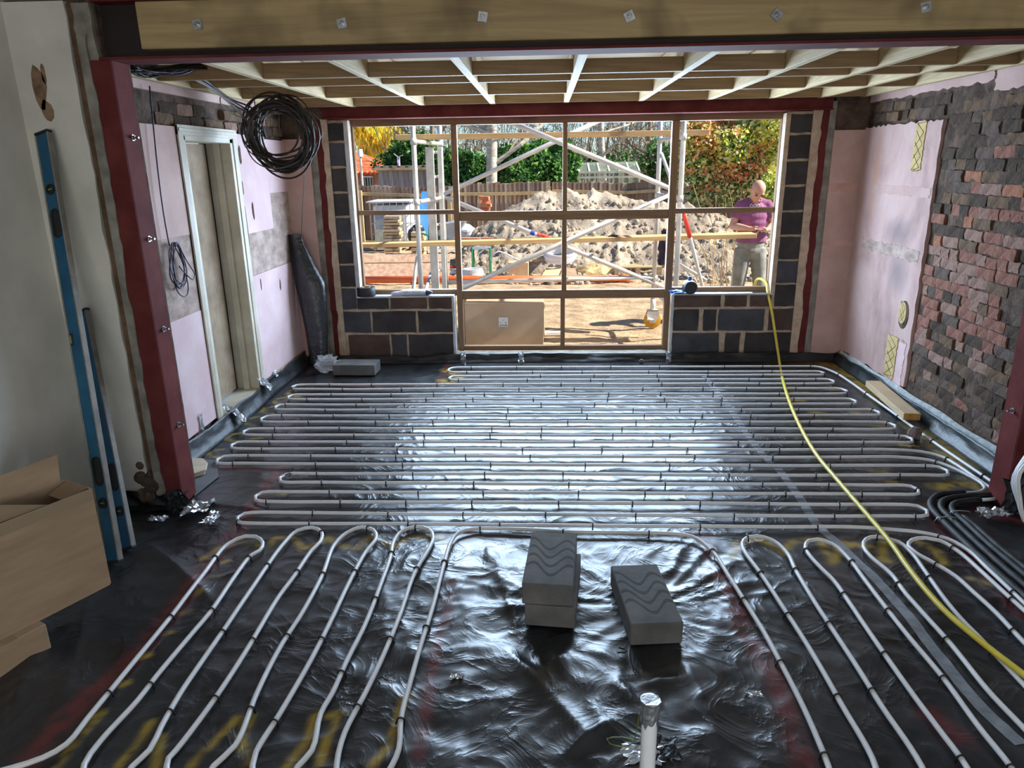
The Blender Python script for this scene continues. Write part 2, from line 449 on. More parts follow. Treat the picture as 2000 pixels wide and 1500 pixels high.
# long tent-like fold and lap of two sheets in the middle of the floor
def fold(a, c, h, w):
    global Z
    a = fl(*a); c = fl(*c); dx, dy = c.x - a.x, c.y - a.y; L = math.hypot(dx, dy); dx /= L; dy /= L
    t = (X - a.x) * dx + (Y - a.y) * dy; s = -(X - a.x) * dy + (Y - a.y) * dx + 0.02 * (fbm(X * 5, Y * 5, 2, 44) - .5)
    Z += h * np.exp(-np.abs(s) / w) * np.clip(np.minimum(t, L - t) / 0.12, 0, 1)
for f_ in [((985, 1265), (1170, 1475), .020, .03), ((1075, 1260), (1110, 1340), .03, .035), ((960, 1070), (1010, 1240), .018, .03), ((1190, 1320), (1260, 1420), .025, .03),
           ((1080, 1500), (1215, 1400), .03, .03), ((1330, 1290), (1420, 1500), .018, .05), ((1130, 1270), (1220, 1300), .02, .03), ((280, 1060), (420, 1180), .03, .05),
           ((380, 985), (520, 1000), .035, .05), ((90, 1200), (20, 1420), .025, .06), ((180, 1150), (120, 1400), .02, .05), ((960, 1120), (950, 1050), .015, .03), ((1340, 1060), (1300, 1130), .014, .02), ((1300, 1060), (1250, 1100), .012, .02),
           ((1230, 1350), (1340, 1330), .02, .025), ((1150, 1360), (1190, 1450), .018, .02)]:
    fold(*f_)
lap = [fl(*p) for p in ((905, 1600), (905, 1498), (915, 1330), (930, 1190), (945, 1045), (965, 900), (1000, 720))]
lapx = np.interp(Y, [p.y for p in lap], [p.x for p in lap]) + .006 * (fbm(X * 0 + 3., Y * 6, 3, 97) - .5)
Z += (0.003 + .006 * front) * np.clip((lapx - X) * 70, 0, 1) * np.clip(1 - (lapx - X) / .5, 0, 1)      # the upper sheet of the lap
Z -= Z.mean()
Z = np.clip(Z, -0.03, 0.05)
Z = np.where(Y > 3.3, Z * 0.8, Z)
red, yel = stroke_mask(X, Y, STROKES)
V = np.stack([X, Y, Z], -1).reshape(-1, 3)
ny, nx = X.shape
idx = np.arange(ny * nx).reshape(ny, nx)
Fq = np.stack([idx[:-1, :-1], idx[:-1, 1:], idx[1:, 1:], idx[1:, :-1]], -1).reshape(-1, 4)
me = bpy.data.meshes.new('floor'); me.from_pydata(V.tolist(), [], Fq.tolist())
ca = me.color_attributes.new('paint', 'FLOAT_COLOR', 'POINT')
ca.data.foreach_set('color', np.stack([red.ravel(), yel.ravel(), 0 * red.ravel(), 1 + 0 * red.ravel()], -1).astype(np.float32).ravel())
me.polygons.foreach_set('use_smooth', [True] * len(me.polygons)); me.materials.append(m_poly)
floor = bpy.data.objects.new('floor', me); COL.objects.link(floor)
tag(floor, 'black polythene membrane covering the floor, wrinkled and spray marked', kind='structure')
def floor_z(x, y):
    i = int(round((y - gy[0]) / 0.0145)); j = int(round((x - gx[0]) / 0.0145))
    if 0 <= i < ny and 0 <= j < nx: return float(Z[i, j])
    return 0.0
MB().box((-3.2, -4.2, -0.12), (3.4, 7.0, -0.05)).build('slab', m_greymortar, floor)
# clear joint tape over the sheet seams
m_tape = mat('clear_tape', srgb(150, 158, 168), srgb(186, 192, 200), 16, rough=0.22, bump_s=0.5, bump_d=0.006, bump_scale=30, alpha=0.55)
for px, w in (([(1375, 735), (1420, 790), (1460, 850), (1505, 905)], .05), ([(1520, 915), (1560, 970), (1600, 1030), (1640, 1065), (1725, 1150), (1800, 1240), (1900, 1365), (1995, 1455)], .05)):
    P = [fl(*p) for p in px]; P = [Vector(p) for p in spline(P, 0.04)]
    rows = []
    for i, p in enumerate(P):
        t = (P[min(i + 1, len(P) - 1)] - P[max(0, i - 1)]).normalized(); n = Vector((t.y, -t.x, 0))
        rows.append([(p.x + n.x * k * w, p.y + n.y * k * w, floor_z(p.x + n.x * k * w, p.y + n.y * k * w) + 0.003) for k in (-.5, 0, .5)])
    MB().grid(rows).build('seam_tape', m_tape, floor, smooth=True)

# ================================================================== window wall
wb = empty('wall_back', (0, D, 0), 'dark concrete block wall with pale mortar around the window opening', kind='structure')
wall = MB()
ZT = 2.60
wall.box((-2.0, D + .012, 0.02), (-0.90, D + .1, 0.648)).box((1.22, D + .012, 0.02), (2.60, D + .1, 0.648))
wall.box((-2.0, D + .012, 0.648), (-1.80, D + .1, 2.28)).box((2.18, D + .012, 0.648), (2.60, D + .1, 2.28))
wall.build('mortar_bed', m_mortar, wb)
MB().box((-2.75, D + .1, -.05), (-1.85, 7.2, 2.62)).box((2.2, D + .1, -.05), (3.2, 7.2, 2.62)).box((-1.85, D + .1, -.05), (-.9, 7.2, .62)).box((1.22, D + .1, -.05), (2.2, 7.2, .62)) \
    .box((-1.85, 7.08, 2.28), (2.2, 7.2, 2.62)).box((-.9, D + .1, -.05), (1.22, 7.2, 0.03)).build('outer_leaf', m_greymortar, wb)
def px_rect(x0, y0, x1, y1, Yp):
    a = onY(x0, y0, Yp); c = onY(x1, y1, Yp)
    return a.x, c.x, min(a.z, c.z), max(a.z, c.z)
BL = {}
def block(x0, x1, z0, z1, m, y=D, ragged=.004):
    nx_, nz_ = 4, 3
    def j(): return rnd.uniform(-ragged, ragged)
    P = []
    top = []
    for k in range(nz_ + 1):
        row = []
        for i in range(nx_ + 1):
            ex = i in (0, nx_); ez = k in (0, nz_)
            row.append((x0 + (x1 - x0) * i / nx_ + (j() if ex else 0), y - (0 if ex or ez else .003) + rnd.uniform(-.001, .001), z0 + (z1 - z0) * k / nz_ + (j() if ez else 0)))
        P.append(row)
    mb = MB(); mb.grid(P)
    ring = [P[0][i] for i in range(nx_ + 1)] + [P[k][nx_] for k in range(1, nz_ + 1)] + [P[nz_][i] for i in range(nx_ - 1, -1, -1)] + [P[k][0] for k in range(nz_ - 1, 0, -1)]
    n = len(ring); back = [(a, y + .03, c) for a, _, c in ring]
    mb.add(ring + back, [(i, (i + 1) % n, (i + 1) % n + n, i + n) for i in range(n)])
    return mb.build('concrete_block', m, wb)
BR = [m_block, m_block2, m_block3]
# left dwarf wall rows
zr = [(0.045, 0.268), (0.292, 0.502), (0.527, 0.640)]
for z, cells in ((0, [(-1.955, -1.545, 2), (-1.525, -1.375, 1), (-1.35, -0.905, 0)]), (1, [(-1.985, -1.72, 1), (-1.70, -1.27, 0), (-1.245, -0.905, 0)]), (2, [(-1.84, -1.53, 0), (-1.51, -1.155, 2), (-1.13, -0.91, 2)])):
    for a, c, m in cells: block(a, c, *zr[z], BR[m])
for z, cells in ((0, [(1.245, 1.70, 1), (1.76, 1.90, 0), (1.95, 2.385, 0)]), (1, [(1.25, 1.49, 0), (1.535, 1.66, 0), (1.68, 2.115, 1), (2.16, 2.395, 2)]), (2, [(1.25, 1.69, 2), (1.73, 1.935, 2), (1.97, 2.165, 2)])):
    for a, c, m in cells: block(a, c, *zr[z], BR[m])
for k in range(8):
    z0 = 0.527 + 0.225 * k
    z1 = min(z0 + 0.205, 2.255)
    block(-2.0, -1.845 + rnd.uniform(-.006, .006), z0, z1, BR[0 if k % 3 else 1])
    block(2.20, 2.40 + rnd.uniform(-.01, .01), z0, z1, BR[k % 2 if k < 3 else 0])
# white-lined reveals, sill bed
MB().box((-1.842, D + .004, .648), (-1.80, D + .10, 2.27), jit=.002).build('reveal_lining', mat('reveal_white', srgb(166, 168, 172), srgb(198, 198, 198), 9, rough=0.6, bump_s=.3, bump_d=.004), wb)
MB().box((2.155, D + .004, .648), (2.195, D + .10, 2.27), jit=.002).build('reveal_lining', m_mortar, wb)
MB().box((-1.84, D - .002, .640), (-0.885, D + .10, .655), jit=.003).build('sill_bed', MATS['reveal_white'], wb)
MB().box((1.225, D - .002, .640), (2.19, D + .10, .655), jit=.003).build('sill_bed', MATS['reveal_white'], wb)
MB().box((-.905, D, .03), (-.88, D + .1, .645), jit=.002).box((1.225, D, .03), (1.245, D + .1, .645), jit=.002).build('jamb_lining', MATS['reveal_white'], wb)
def ragged_strip(x0, x1, z0, z1, y, depth, amp, sides, m, name, parent, n=46, seed=1):
    L = []; Rr = []
    for i in range(n + 1):
        z = z0 + (z1 - z0) * i / n
        j1 = (float(fbm(np.array(z * 9.), np.array(seed * 3.7), 3, seed)) - .5) * 2 * amp * ('l' in sides)
        j2 = (float(fbm(np.array(z * 9.), np.array(seed * 5.1), 3, seed + 40)) - .5) * 2 * amp * ('r' in sides)
        L.append((x0 + j1, z)); Rr.append((x1 + j2, z))
    mb = MB()
    P = [[(a[0], y, a[1]), (c[0], y, c[1])] for a, c in zip(L, Rr)]
    Q = [[(a[0], y + depth, a[1]), (c[0], y + depth, c[1])] for a, c in zip(L, Rr)]
    mb.grid(P); mb.grid([[p[0], q[0]] for p, q in zip(P, Q)]); mb.grid([[p[1], q[1]] for p, q in zip(P, Q)])
    return mb.build(name, m, parent)
ragged_strip(-2.045, -1.985, .03, 2.29, D - .012, .03, .02, 'l', m_mortar, 'mortar_fillet', wb, seed=3)
ragged_strip(2.385, 2.46, .03, 2.29, D - .012, .03, .024, 'r', m_mortar, 'mortar_fillet', wb, seed=5)
ragged_strip(-2.17, -2.105, .03, 2.29, D - .008, .03, .012, 'r', m_greymortar, 'mortar_fillet', wb, seed=7)
ragged_strip(2.525, 2.585, .03, 2.36, D - .008, .03, .012, 'l', m_greymortar, 'mortar_fillet', wb, seed=9)
MB().box((-2.42, D - .025, 0.03), (-2.165, D + .1, 2.12)).build('plaster_return', m_pink, wb)
MB().box((2.58, D - .025, 0.06), (XR + .02, D + .1, 2.115)).build('plaster_return', m_pink, wb)
MB().box((-2.42, D + .005, 2.10), (-1.99, D + .1, 2.60)).box((2.58, D + .005, 2.1), (XR + .02, D + .1, 2.6)).build('bare_corner', m_dirtymortar, wb)
# horizontal straight edges between plaster coats on the returns
MB().box((2.582, D - .029, 1.585), (2.86, D - .02, 1.66)).box((2.582, D - .029, 1.10), (2.86, D - .02, 1.145)).build('plaster_band', mat('salmon_plaster', srgb(186, 140, 128), srgb(202, 164, 156), 6, rough=.85), wb)

# ================================================================== left wall with the doorway
wl = empty('wall_left', (XL, 5.3, 0), 'pink plastered wall with a doorway on the left', kind='structure')
DY0, DY1, DZ = 4.955, 5.72, 2.06      # clear opening
w = MB()
w.box((-2.62, 3.78, 0), (XL - .03, DY0 - .02, 2.62)).box((-2.62, DY1 + .02, 0), (XL - .03, D + .1, 2.62)).box((-2.62, DY0 - .02, DZ + .04), (XL - .03, DY1 + .02, 2.62))
w.build('brick_core', m_dirtymortar, wl)
def plaster(name, y0, y1, z0, z1, m, x=XL, t=.03):
    return MB().box((x - t, y0, z0), (x, y1, z1), jit=.002).build(name, m, wl, bevel=.002)
plaster('plaster_panel', 3.86, 4.865, .13, .93, m_pink2)
plaster('scratch_coat', 3.86, 4.865, .93, 1.45, m_scratch, XL - .004)
plaster('plaster_panel', 3.86, 4.865, 1.45, 2.14, m_pink, XL - .002)
plaster('plaster_panel', 5.81, 6.90, .13, 1.02, m_pink2)
plaster('scratch_coat', 5.81, 6.42, 1.02, 1.36, m_scratch, XL - .004)
plaster('scratch_coat', 6.42, 6.90, 1.02, 1.66, m_scratch, XL - .006)
plaster('plaster_panel', 5.81, 6.42, 1.36, 2.13, m_pink2, XL - .002)
plaster('plaster_panel', 6.42, 6.90, 1.66, 2.11, m_pink2, XL - .003)
plaster('plaster_panel', 4.1, 6.90, 2.335, 2.60, m_pink, XL - .004)
plaster('plaster_skirting_edge', 5.81, 6.90, .05, .125, m_mortar, XL - .004)
for y, z, sy, sz in ((6.42, .86, .035, .11), (5.98, .93, .02, .10), (6.0, 1.55, .03, .15), (5.86, 1.98, .05, .15), (5.835, 1.40, .018, .40), (5.835, 1.72, .03, .10), (4.18, .98, .02, .12), (4.30, 1.45, .03, .03)):
    pr = []
    for k in range(9):
        a = 2 * math.pi * k / 9; q = rnd.uniform(.7, 1.2)
        pr.append((y + sy * .5 * math.cos(a) * q, z + sz * .5 * math.sin(a) * q))
    MB().prism(pr, XL - .02, XL + .0015, axis='x').build('chipped_hole', m_dirtymortar, wl)

# ================================================================== bricks (shared meshes)
BRICKM = [mat('brick_red', srgb(118, 76, 62), srgb(154, 108, 92), 9, rough=.95, bump_s=1.0, bump_d=.018, bump_scale=26),
          mat('brick_sooty', srgb(54, 42, 34), srgb(84, 68, 54), 9, rough=.95, bump_s=1.0, bump_d=.018, bump_scale=26),
          mat('brick_dusty', srgb(124, 94, 82), srgb(160, 128, 114), 9, rough=.95, bump_s=1.0, bump_d=.018, bump_scale=26),
          mat('brick_blue', srgb(78, 64, 56), srgb(106, 90, 80), 9, rough=.95, bump_s=1.0, bump_d=.018, bump_scale=26),
          mat('brick_orange', srgb(140, 90, 66), srgb(172, 118, 90), 9, rough=.95, bump_s=1.0, bump_d=.018, bump_scale=26),
          mat('brick_brown', srgb(88, 68, 50), srgb(120, 96, 74), 9, rough=.95, bump_s=1.0, bump_d=.018, bump_scale=26)]
def brick_mesh(length, mi, seed):
    r = random.Random(seed)
    mb = MB(); ny_, nz_ = (5, 2) if length > .15 else (3, 2)
    P = []
    for k in range(nz_ + 1):
        row = []
        for i in range(ny_ + 1):
            e = (i in (0, ny_)) + (k in (0, nz_))
            row.append((-.004 * r.random() + (.003 if e == 1 else .007 if e == 2 else 0) + r.uniform(-.0018, .0018), (i / ny_ - .5) * length + r.uniform(-.005, .005), (k / nz_ - .5) * .0705 + r.uniform(-.004, .004)))
        P.append(row)
    mb.grid(P)
    ring = [P[0][i] for i in range(ny_ + 1)] + [P[k][ny_] for k in range(1, nz_ + 1)] + [P[nz_][i] for i in range(ny_ - 1, -1, -1)] + [P[k][0] for k in range(nz_ - 1, 0, -1)]
    n = len(ring)
    mb.add(ring + [(.05, p[1], p[2]) for p in ring], [(i, (i + 1) % n, (i + 1) % n + n, i + n) for i in range(n)])
    return mb.mesh('brick', BRICKM[mi])
BM = {(s, mi, v): brick_mesh(.217 if s else .106, mi, 100 * s + 10 * mi + v) for s in (0, 1) for mi in range(6) for v in (0, 1, 2)}
def lay(parent, x, face, y0, y1, z0, z1, skip, weights, off=0.0):
    """courses of bricks on a wall in the YZ plane; face = -1 looks to -x, +1 to +x"""
    n = 0; k = 0; z = z0
    while z + .05 < z1:
        y = y0 + (0.055 if k % 2 else -.02) + rnd.uniform(-.02, .02) + off
        while y < y1 - .05:
            s = 0 if (k % 4 == 3 or rnd.random() < .18) else 1
            L = .212 if s else .102
            if not skip(y + L / 2, z + .033) and y + L / 2 < y1:
                mi = rnd.choices(range(6), weights(y + L / 2, z))[0]
                proud = rnd.uniform(-.007, .007) + (rnd.uniform(.008, .02) if rnd.random() < .08 else 0) - (.03 if rnd.random() < .05 else 0)
                mw = Matrix.Translation((x + face * proud, y + L / 2, z + .033 + rnd.uniform(-.004, .004))) @ Euler((rnd.uniform(-.03, .03), rnd.uniform(-.05, .05), rnd.uniform(-.06, .06) + (0 if face < 0 else math.pi))).to_matrix().to_4x4()
                link('brick', BM[(s, mi, rnd.randrange(3))], parent, mw); n += 1
            y += L + .011
        z += .0755; k += 1
    return n
NB = 0
# left wall: knocked-out band over the door
NB += lay(wl, XL - .012, 1, 4.25, 6.9, 2.145, 2.33, lambda y, z: y < 4.72 and rnd.random() < .6 or rnd.random() < .10, lambda y, z: (1, 4, 1.5, .2, .2, 5))

# ================================================================== right wall
wr = empty('wall_right', (XR, 5.3, 0), 'bare soot-stained brick wall with a pink plaster panel on the right', kind='structure')
# uneven mortar bed behind the bricks
YY = np.linspace(3.70, D + .1, 110); ZZ = np.linspace(0, 2.62, 90)
gy2, gz2 = np.meshgrid(YY, ZZ)
gx2 = XR + .010 + .030 * (fbm(gy2 * 7, gz2 * 7, 4, 77) - .5)
MB().grid(np.stack([gx2, gy2, gz2], -1).tolist()).build('mortar_bed', m_dirtymortar, wr, smooth=True)
MB().box((XR + .06, 3.3, -.05), (XR + .28, D + .2, 2.62)).build('wall_core', m_dirtymortar, wr)
YP = 5.60
def skip_r(y, z):
    if z < .10: return True
    if y > YP - .02 and z < 2.15: return True
    if y < 5.55 and z > 2.27: return True
    if y > 5.55 and z > 2.345: return True
    for hy, hz, r_ in ((5.42, 2.02, .07), (4.75, .42, .09), (4.55, .95, .08), (5.46, .16, .06), (4.35, .55, .06), (4.28, .2, .07), (4.9, 1.42, .05)):
        if abs(y - hy) < r_ and abs(z - hz) < r_ * .75: return True
    return rnd.random() < .03
def wt_r(y, z):
    n_ = float(fbm(np.array(y * 2.1 + 7), np.array(z * 2.6 + 3), 3, 88))
    if n_ > .56: return (.5, 6, .5, 3, .1, 2.5)
    if n_ < .43 and z < 1.6: return (5, .6, 3, .8, .5, 1.0)
    if z > 1.55: return (.5, 6, .9, 1.2, .35, 3.0)
    if z > .9: return (2.2, 4.2, 1.6, 2.0, .25, 1.8)
    if y > 5.0: return (1.6, 1.6, 2, 3.5, .2, .6)
    return (2.2, 1.0, 4, 2.0, .1, 1.4)
NB += lay(wr, XR, -1, 3.86, 6.9, .05, 2.36, skip_r, wt_r)
def rplaster(name, y0, y1, z0, z1, m, x=2.85, t=.03, nseg=30, rag=(0, 0, 0, 0), seed=0):
    """plaster slab on the right wall with ragged edges (bottom, top, y0, y1 amplitudes)"""
    r = random.Random(seed); pts = []
    for i in range(nseg): pts.append((y0 + (y1 - y0) * i / nseg, z0 + r.uniform(-1, 1) * rag[0]))
    for i in range(nseg): pts.append((y1 + r.uniform(-1, 1) * rag[3], z0 + (z1 - z0) * i / nseg))
    for i in range(nseg): pts.append((y1 + (y0 - y1) * i / nseg, z1 + r.uniform(-1, 1) * rag[1]))
    for i in range(nseg): pts.append((y0 + r.uniform(-1, 1) * rag[2], z1 + (z0 - z1) * i / nseg))
    return MB().prism(pts, x, x + t, axis='x').build(name, m, wr)
m_rp, nt, b = new_mat('stained_pink_plaster')
na = noise_node(nt, 2.0, 7, 0.65, 0.4, stretch=(1, 1, .6)); nb_ = noise_node(nt, 26, 5, .7)
c = ramp(nt, na.outputs[0], [(0.28, srgb(146, 120, 114)), (0.48, srgb(188, 156, 150)), (0.75, srgb(208, 182, 176))])
geo = nt.nodes.new('ShaderNodeNewGeometry')
def blob(cy_, cz_, ry, rz, soft):
    sp = nt.nodes.new('ShaderNodeVectorMath'); sp.operation = 'SUBTRACT'; sp.inputs[1].default_value = (2.85, cy_, cz_); nt.links.new(geo.outputs['Position'], sp.inputs[0])
    sc_ = nt.nodes.new('ShaderNodeVectorMath'); sc_.operation = 'MULTIPLY'; sc_.inputs[1].default_value = (0, 1 / ry, 1 / rz); nt.links.new(sp.outputs[0], sc_.inputs[0])
    ln = nt.nodes.new('ShaderNodeVectorMath'); ln.operation = 'LENGTH'; nt.links.new(sc_.outputs[0], ln.inputs[0])
    mm = nt.nodes.new('ShaderNodeMapRange'); mm.inputs[1].default_value = 1.0; mm.inputs[2].default_value = 1 - soft; mm.inputs[3].default_value = 0; mm.inputs[4].default_value = 1
    nt.links.new(ln.outputs['Value'], mm.inputs[0]); return mm.outputs[0]
cc = c.outputs[0]
for a_ in ((5.95, .98, .22, .22, .8), (6.05, 1.3, .3, .14, .8)):
    k_ = nt.nodes.new('ShaderNodeMath'); k_.operation = 'MULTIPLY'; k_.inputs[1].default_value = .55; nt.links.new(blob(*a_), k_.inputs[0])
    cc = mix(nt, k_.outputs[0], cc, srgb(104, 98, 104))
k_ = nt.nodes.new('ShaderNodeMath'); k_.operation = 'MULTIPLY'; k_.inputs[1].default_value = .5; nt.links.new(blob(6.58, 1.75, .09, .5, .8), k_.inputs[0])
cc = mix(nt, k_.outputs[0], cc, srgb(196, 140, 104))
nt.links.new(cc, b.inputs['Base Color']); b.inputs['Roughness'].default_value = .82
bump(nt, b, nb_.outputs[0], .22, .004)
rplaster('plaster_panel', YP, D - .02, .115, 2.13, m_rp, rag=(.012, .012, .008, 0), seed=2)
rplaster('plaster_band', YP + .03, D - .3, 1.585, 1.655, m_pink, 2.846, .01, rag=(.006, .003, .02, .03), seed=4)
rplaster('plaster_band', YP + .06, D - .25, 1.10, 1.19, m_scratch, 2.847, .01, rag=(.012, .01, .02, .03), seed=6)
m_fill = mat('yellow_filler', srgb(182, 158, 104), srgb(204, 182, 130), 14, rough=.95, bump_s=.6, bump_d=.006, bump_scale=40)
m_dark = mat('scored_line', (0.02, 0.018, 0.015), rough=1)
def filler(y0, y1, z0, z1, seed, oval=False):
    if oval:
        pts = [((y0 + y1) / 2 + (y1 - y0) / 2 * math.cos(t), (z0 + z1) / 2 + (z1 - z0) / 2 * math.sin(t)) for t in np.linspace(0, 2 * math.pi, 18)[:-1]]
        MB().prism([((a - (y0 + y1) / 2) * 1.3 + (y0 + y1) / 2 - .015, (c - (z0 + z1) / 2) * 1.25 + (z0 + z1) / 2 - .012) for a, c in pts], 2.8465, 2.87, axis='x').build('hole_edge', m_dirtymortar, wr)
        p = MB().prism(pts, 2.843, 2.87, axis='x').build('filler_patch', m_fill, wr)
    else:
        p = rplaster('filler_patch', y0, y1, z0, z1, m_fill, 2.844, .02, rag=(.012, .006, .006, .008), seed=seed)
    n = int((z1 - z0) / .09) + 1
    for k in range(n):
        for s in (-1, 1):
            za = z0 + (z1 - z0) * (k + .2) / n; zb = min(za + s * .10 * 1.0, z1); zb = max(zb, z0)
            MB().beam((2.8435, y0 + .02, za), (2.8435, y1 - .02, zb), .003, .0025, up=(1, 0, 0)).build('scored_line', m_dark, p)
filler(5.82, 5.97, 1.78, 2.12, 11); filler(5.78, 5.95, .14, .48, 12); filler(5.71, 5.83, .60, .78, 13, True)
rplaster('plaster_strip', YP + .05, 5.76, .12, .47, m_pink2, 2.8465, .01, rag=(.01, .02, .01, .01), seed=8)
rplaster('plaster_panel', 3.86, 5.05, 2.27, 2.60, m_pink, 2.858, .03, rag=(.011, 0, .008, .01), seed=20)
rplaster('plaster_panel', 5.08, 6.9, 2.335, 2.60, m_pink, 2.862, .03, rag=(.010, 0, .008, 0), seed=22)

# ================================================================== ceiling deck and the room nearer the camera
ceil = MB().box((-2.62, 3.86, 2.585), (3.0, 7.2, 2.62)).build('ceiling', m_ply); tag(ceil, 'plywood roof deck above the joists', kind='structure')
wn_ = empty('wall_front_left', (-2.45, 3.7, 0), 'white plastered wall with a ragged edge beside the red steel post', kind='structure')
XN = -2.60
jag = [(XN, 0.03), (-2.30, 0.03)]
for i in range(40):
    z = .05 + 2.6 * i / 39
    jag.append((-2.292 + .016 * (float(fbm(np.array(z * 7.), np.array(2.), 3, 66)) - .5) * 2, z))
jag.append((XN, 2.65))
MB().prism(jag, YF - .03, YF + .02).build('plaster_face', m_white, wn_)
MB().box((XN - .2, YF + .0, 0), (-2.16, YF + .24, 2.66)).build('brick_core', m_dirtymortar, wn_)
ragged_strip(-2.29, -2.245, .03, 2.64, YF - .018, .03, .014, 'r', BRICKM[5], 'broken_brick_edge', wn_, seed=31)
ragged_strip(-2.25, -2.165, .10, 2.64, YF - .024, .04, .022, 'lr', m_greymortar, 'mortar_patch', wn_, seed=33)
MB().box((XN - .12, -3.6, 0), (XN, YF, 2.72)).build('plaster_side', m_white, wn_)
for c_, sz in (((-2.49, 2.27), (.035, .11)), ((-2.455, 2.33), (.012, .05)), ((-2.47, 2.16), (.03, .05))):
    pr = []
    for k in range(10):
        a = 2 * math.pi * k / 10; q = rnd.uniform(.75, 1.2); pr.append((c_[0] + sz[0] * math.cos(a) * q, c_[1] + sz[1] * math.sin(a) * q))
    MB().prism(pr, YF - .0315, YF - .02).build('chipped_hole', mat('raw_plaster', srgb(110, 88, 70), srgb(150, 124, 100), 20, rough=1, bump_s=.8, bump_d=.01), wn_)
g = MB()
for k in range(14): g.ball((-2.31 + rnd.uniform(-.04, .05), YF - .03 + rnd.uniform(-.03, .01), .05 + .02 * k * rnd.uniform(.3, 1)), rnd.uniform(.02, .04), 7, 5)
g.build('mortar_lump', m_dirtymortar, wn_)
wfr = empty('wall_front_right', (3.0, 2, 0), 'dark wall beyond the right steel post', kind='structure')
MB().box((2.95, -3.6, 0), (3.1, 3.6, 2.72)).build('plaster_side', m_white, wfr)
wnb = empty('wall_near', (0, -3.6, 0), 'unseen wall behind the viewer with an opening added for light', kind='structure')
MB().box((-2.8, -3.65, 0), (-1.4, -3.5, 2.72)).box((1.8, -3.65, 0), (3.1, -3.5, 2.72)).box((-1.4, -3.65, 0), (1.8, -3.5, .65)).box((-1.4, -3.65, 2.35), (1.8, -3.5, 2.72)).build('plaster_face', m_white, wnb)  # opening added to let light in from behind
MB().box((-2.8, -3.65, 2.66), (3.3, 3.9, 2.72)).build('ceiling_near', m_white, ceil)

o = MB()
rows_ = [[(x, YF - .055 + .012 * math.sin(x * 37 + k), .002 + .085 * k / 5 + (.02 * math.sin(x * 23) if k == 5 else 0)) for k in range(6)] for x in np.linspace(-2.6, -2.09, 26)]
o.grid(rows_).grid([[(x, YF - .13 + .07 * k / 3, .012 + .006 * math.sin(x * 31 + k)) for k in range(4)] for x in np.linspace(-2.6, -2.06, 26)])
tag(o.build('baseboard_front', m_sheet, smooth=True), 'black membrane folded up the foot of the wall beside the left post', kind='structure')
# ================================================================== steel frame at the front
m_redlit = m_red
fb = empty('steel_beam', (0.2, YF + .08, ZC), 'long red oxide steel beam spanning the front opening, timber bolted to its web', 'beam')
MB().box((-2.16, YF - .04, ZC), (3.0, YF + .15, ZC + .013)).build('bottom_flange', m_red, fb, bevel=.002)
MB().box((-2.16, YF + .045, ZC + .013), (3.0, YF + .06, 2.64)).build('web', mat('shaded_red_steel', (0.012, 0.006, 0.006), (0.022, 0.010, 0.010), 6, rough=.7), fb)  # near-black colour paints in the shade on the recessed web
MB().box((-2.16, YF - .04, 2.64), (3.0, YF + .15, 2.653)).build('top_flange', m_red, fb)
tp = empty('timber_plate', (0.2, YF, 2.44), 'thick weathered timber bolted along the front of the red beam', 'timber')
MB().box((-1.945, YF - .03, ZC + .045), (2.94, YF + .045, 2.638)).build('plank', m_plate, tp, bevel=.004)
for i, (x, y) in enumerate(((386, 48), (668, 46), (943, 33), (1229, 32), (1517, 29), (1808, 14))):
    c = onY(x, y, YF - .03)
    wsh = MB().obox((c.x, YF - .0325, c.z), (.046, .005, .046), (0, rnd.uniform(-.9, .9), 0)).build('washer', m_zinc, tp, bevel=.001)
    MB().lathe([(.012, 0), (.012, .011), (.010, .012)], 6, (c.x, YF - .035, c.z), axis=Matrix.Rotation(R(90), 3, 'X')).lathe([(.006, .01), (.006, .028), (.005, .03)], 8, (c.x, YF - .035, c.z), axis=Matrix.Rotation(R(90), 3, 'X')).build('nut', m_zinc, wsh)
def bolt(parent, p, axis):
    w_ = MB().lathe([(.016, 0), (.016, .003)], 14, p, axis=axis).build('bolt', m_zinc, parent)
    MB().lathe([(.011, .003), (.011, .013), (.007, .013), (.007, .030), (.006, .032)], 6, p, axis=axis).build('nut', m_zinc, w_)
for name, xa, xb, face, label in (('steel_post', -2.245, -2.105, 1, 'red steel post left of the front opening, beside the white wall'), ('steel_post', 2.535, 2.68, -1, 'red steel post at the right edge of the front opening')):
    p = empty(name, ((xa + xb) / 2, YF + .05, 0), label, 'post')
    inner = xb if face > 0 else xa
    MB().box((xa, YF - .035, 0.0), (xb, YF - .022, ZC)).build('front_flange', m_red, p, bevel=.002)
    MB().box((xa, YF + .115, 0.0), (xb, YF + .128, ZC)).build('back_flange', m_red, p, bevel=.002)
    MB().box((inner - .012, YF - .03, 0.0) if face > 0 else (inner, YF - .03, 0), (inner, YF + .12, ZC) if face > 0 else (inner + .012, YF + .12, ZC)).build('side_plate', m_red, p, bevel=.002)
    ax = Matrix.Rotation(R(90 * face), 3, 'Y')
    for y_, z_ in (((.055, 2.03), (.055, 1.52), (.055, 1.03), (.05, .47)) if face > 0 else ((.05, .55), (.05, 1.1))):
        bolt(p, (inner, YF + y_, z_), ax)
# grey mortar smeared over the post flange
ragged_strip(-2.25, -2.205, .05, 2.5, YF - .042, .012, .022, 'r', m_greymortar, 'mortar_smear', wn_, seed=37)

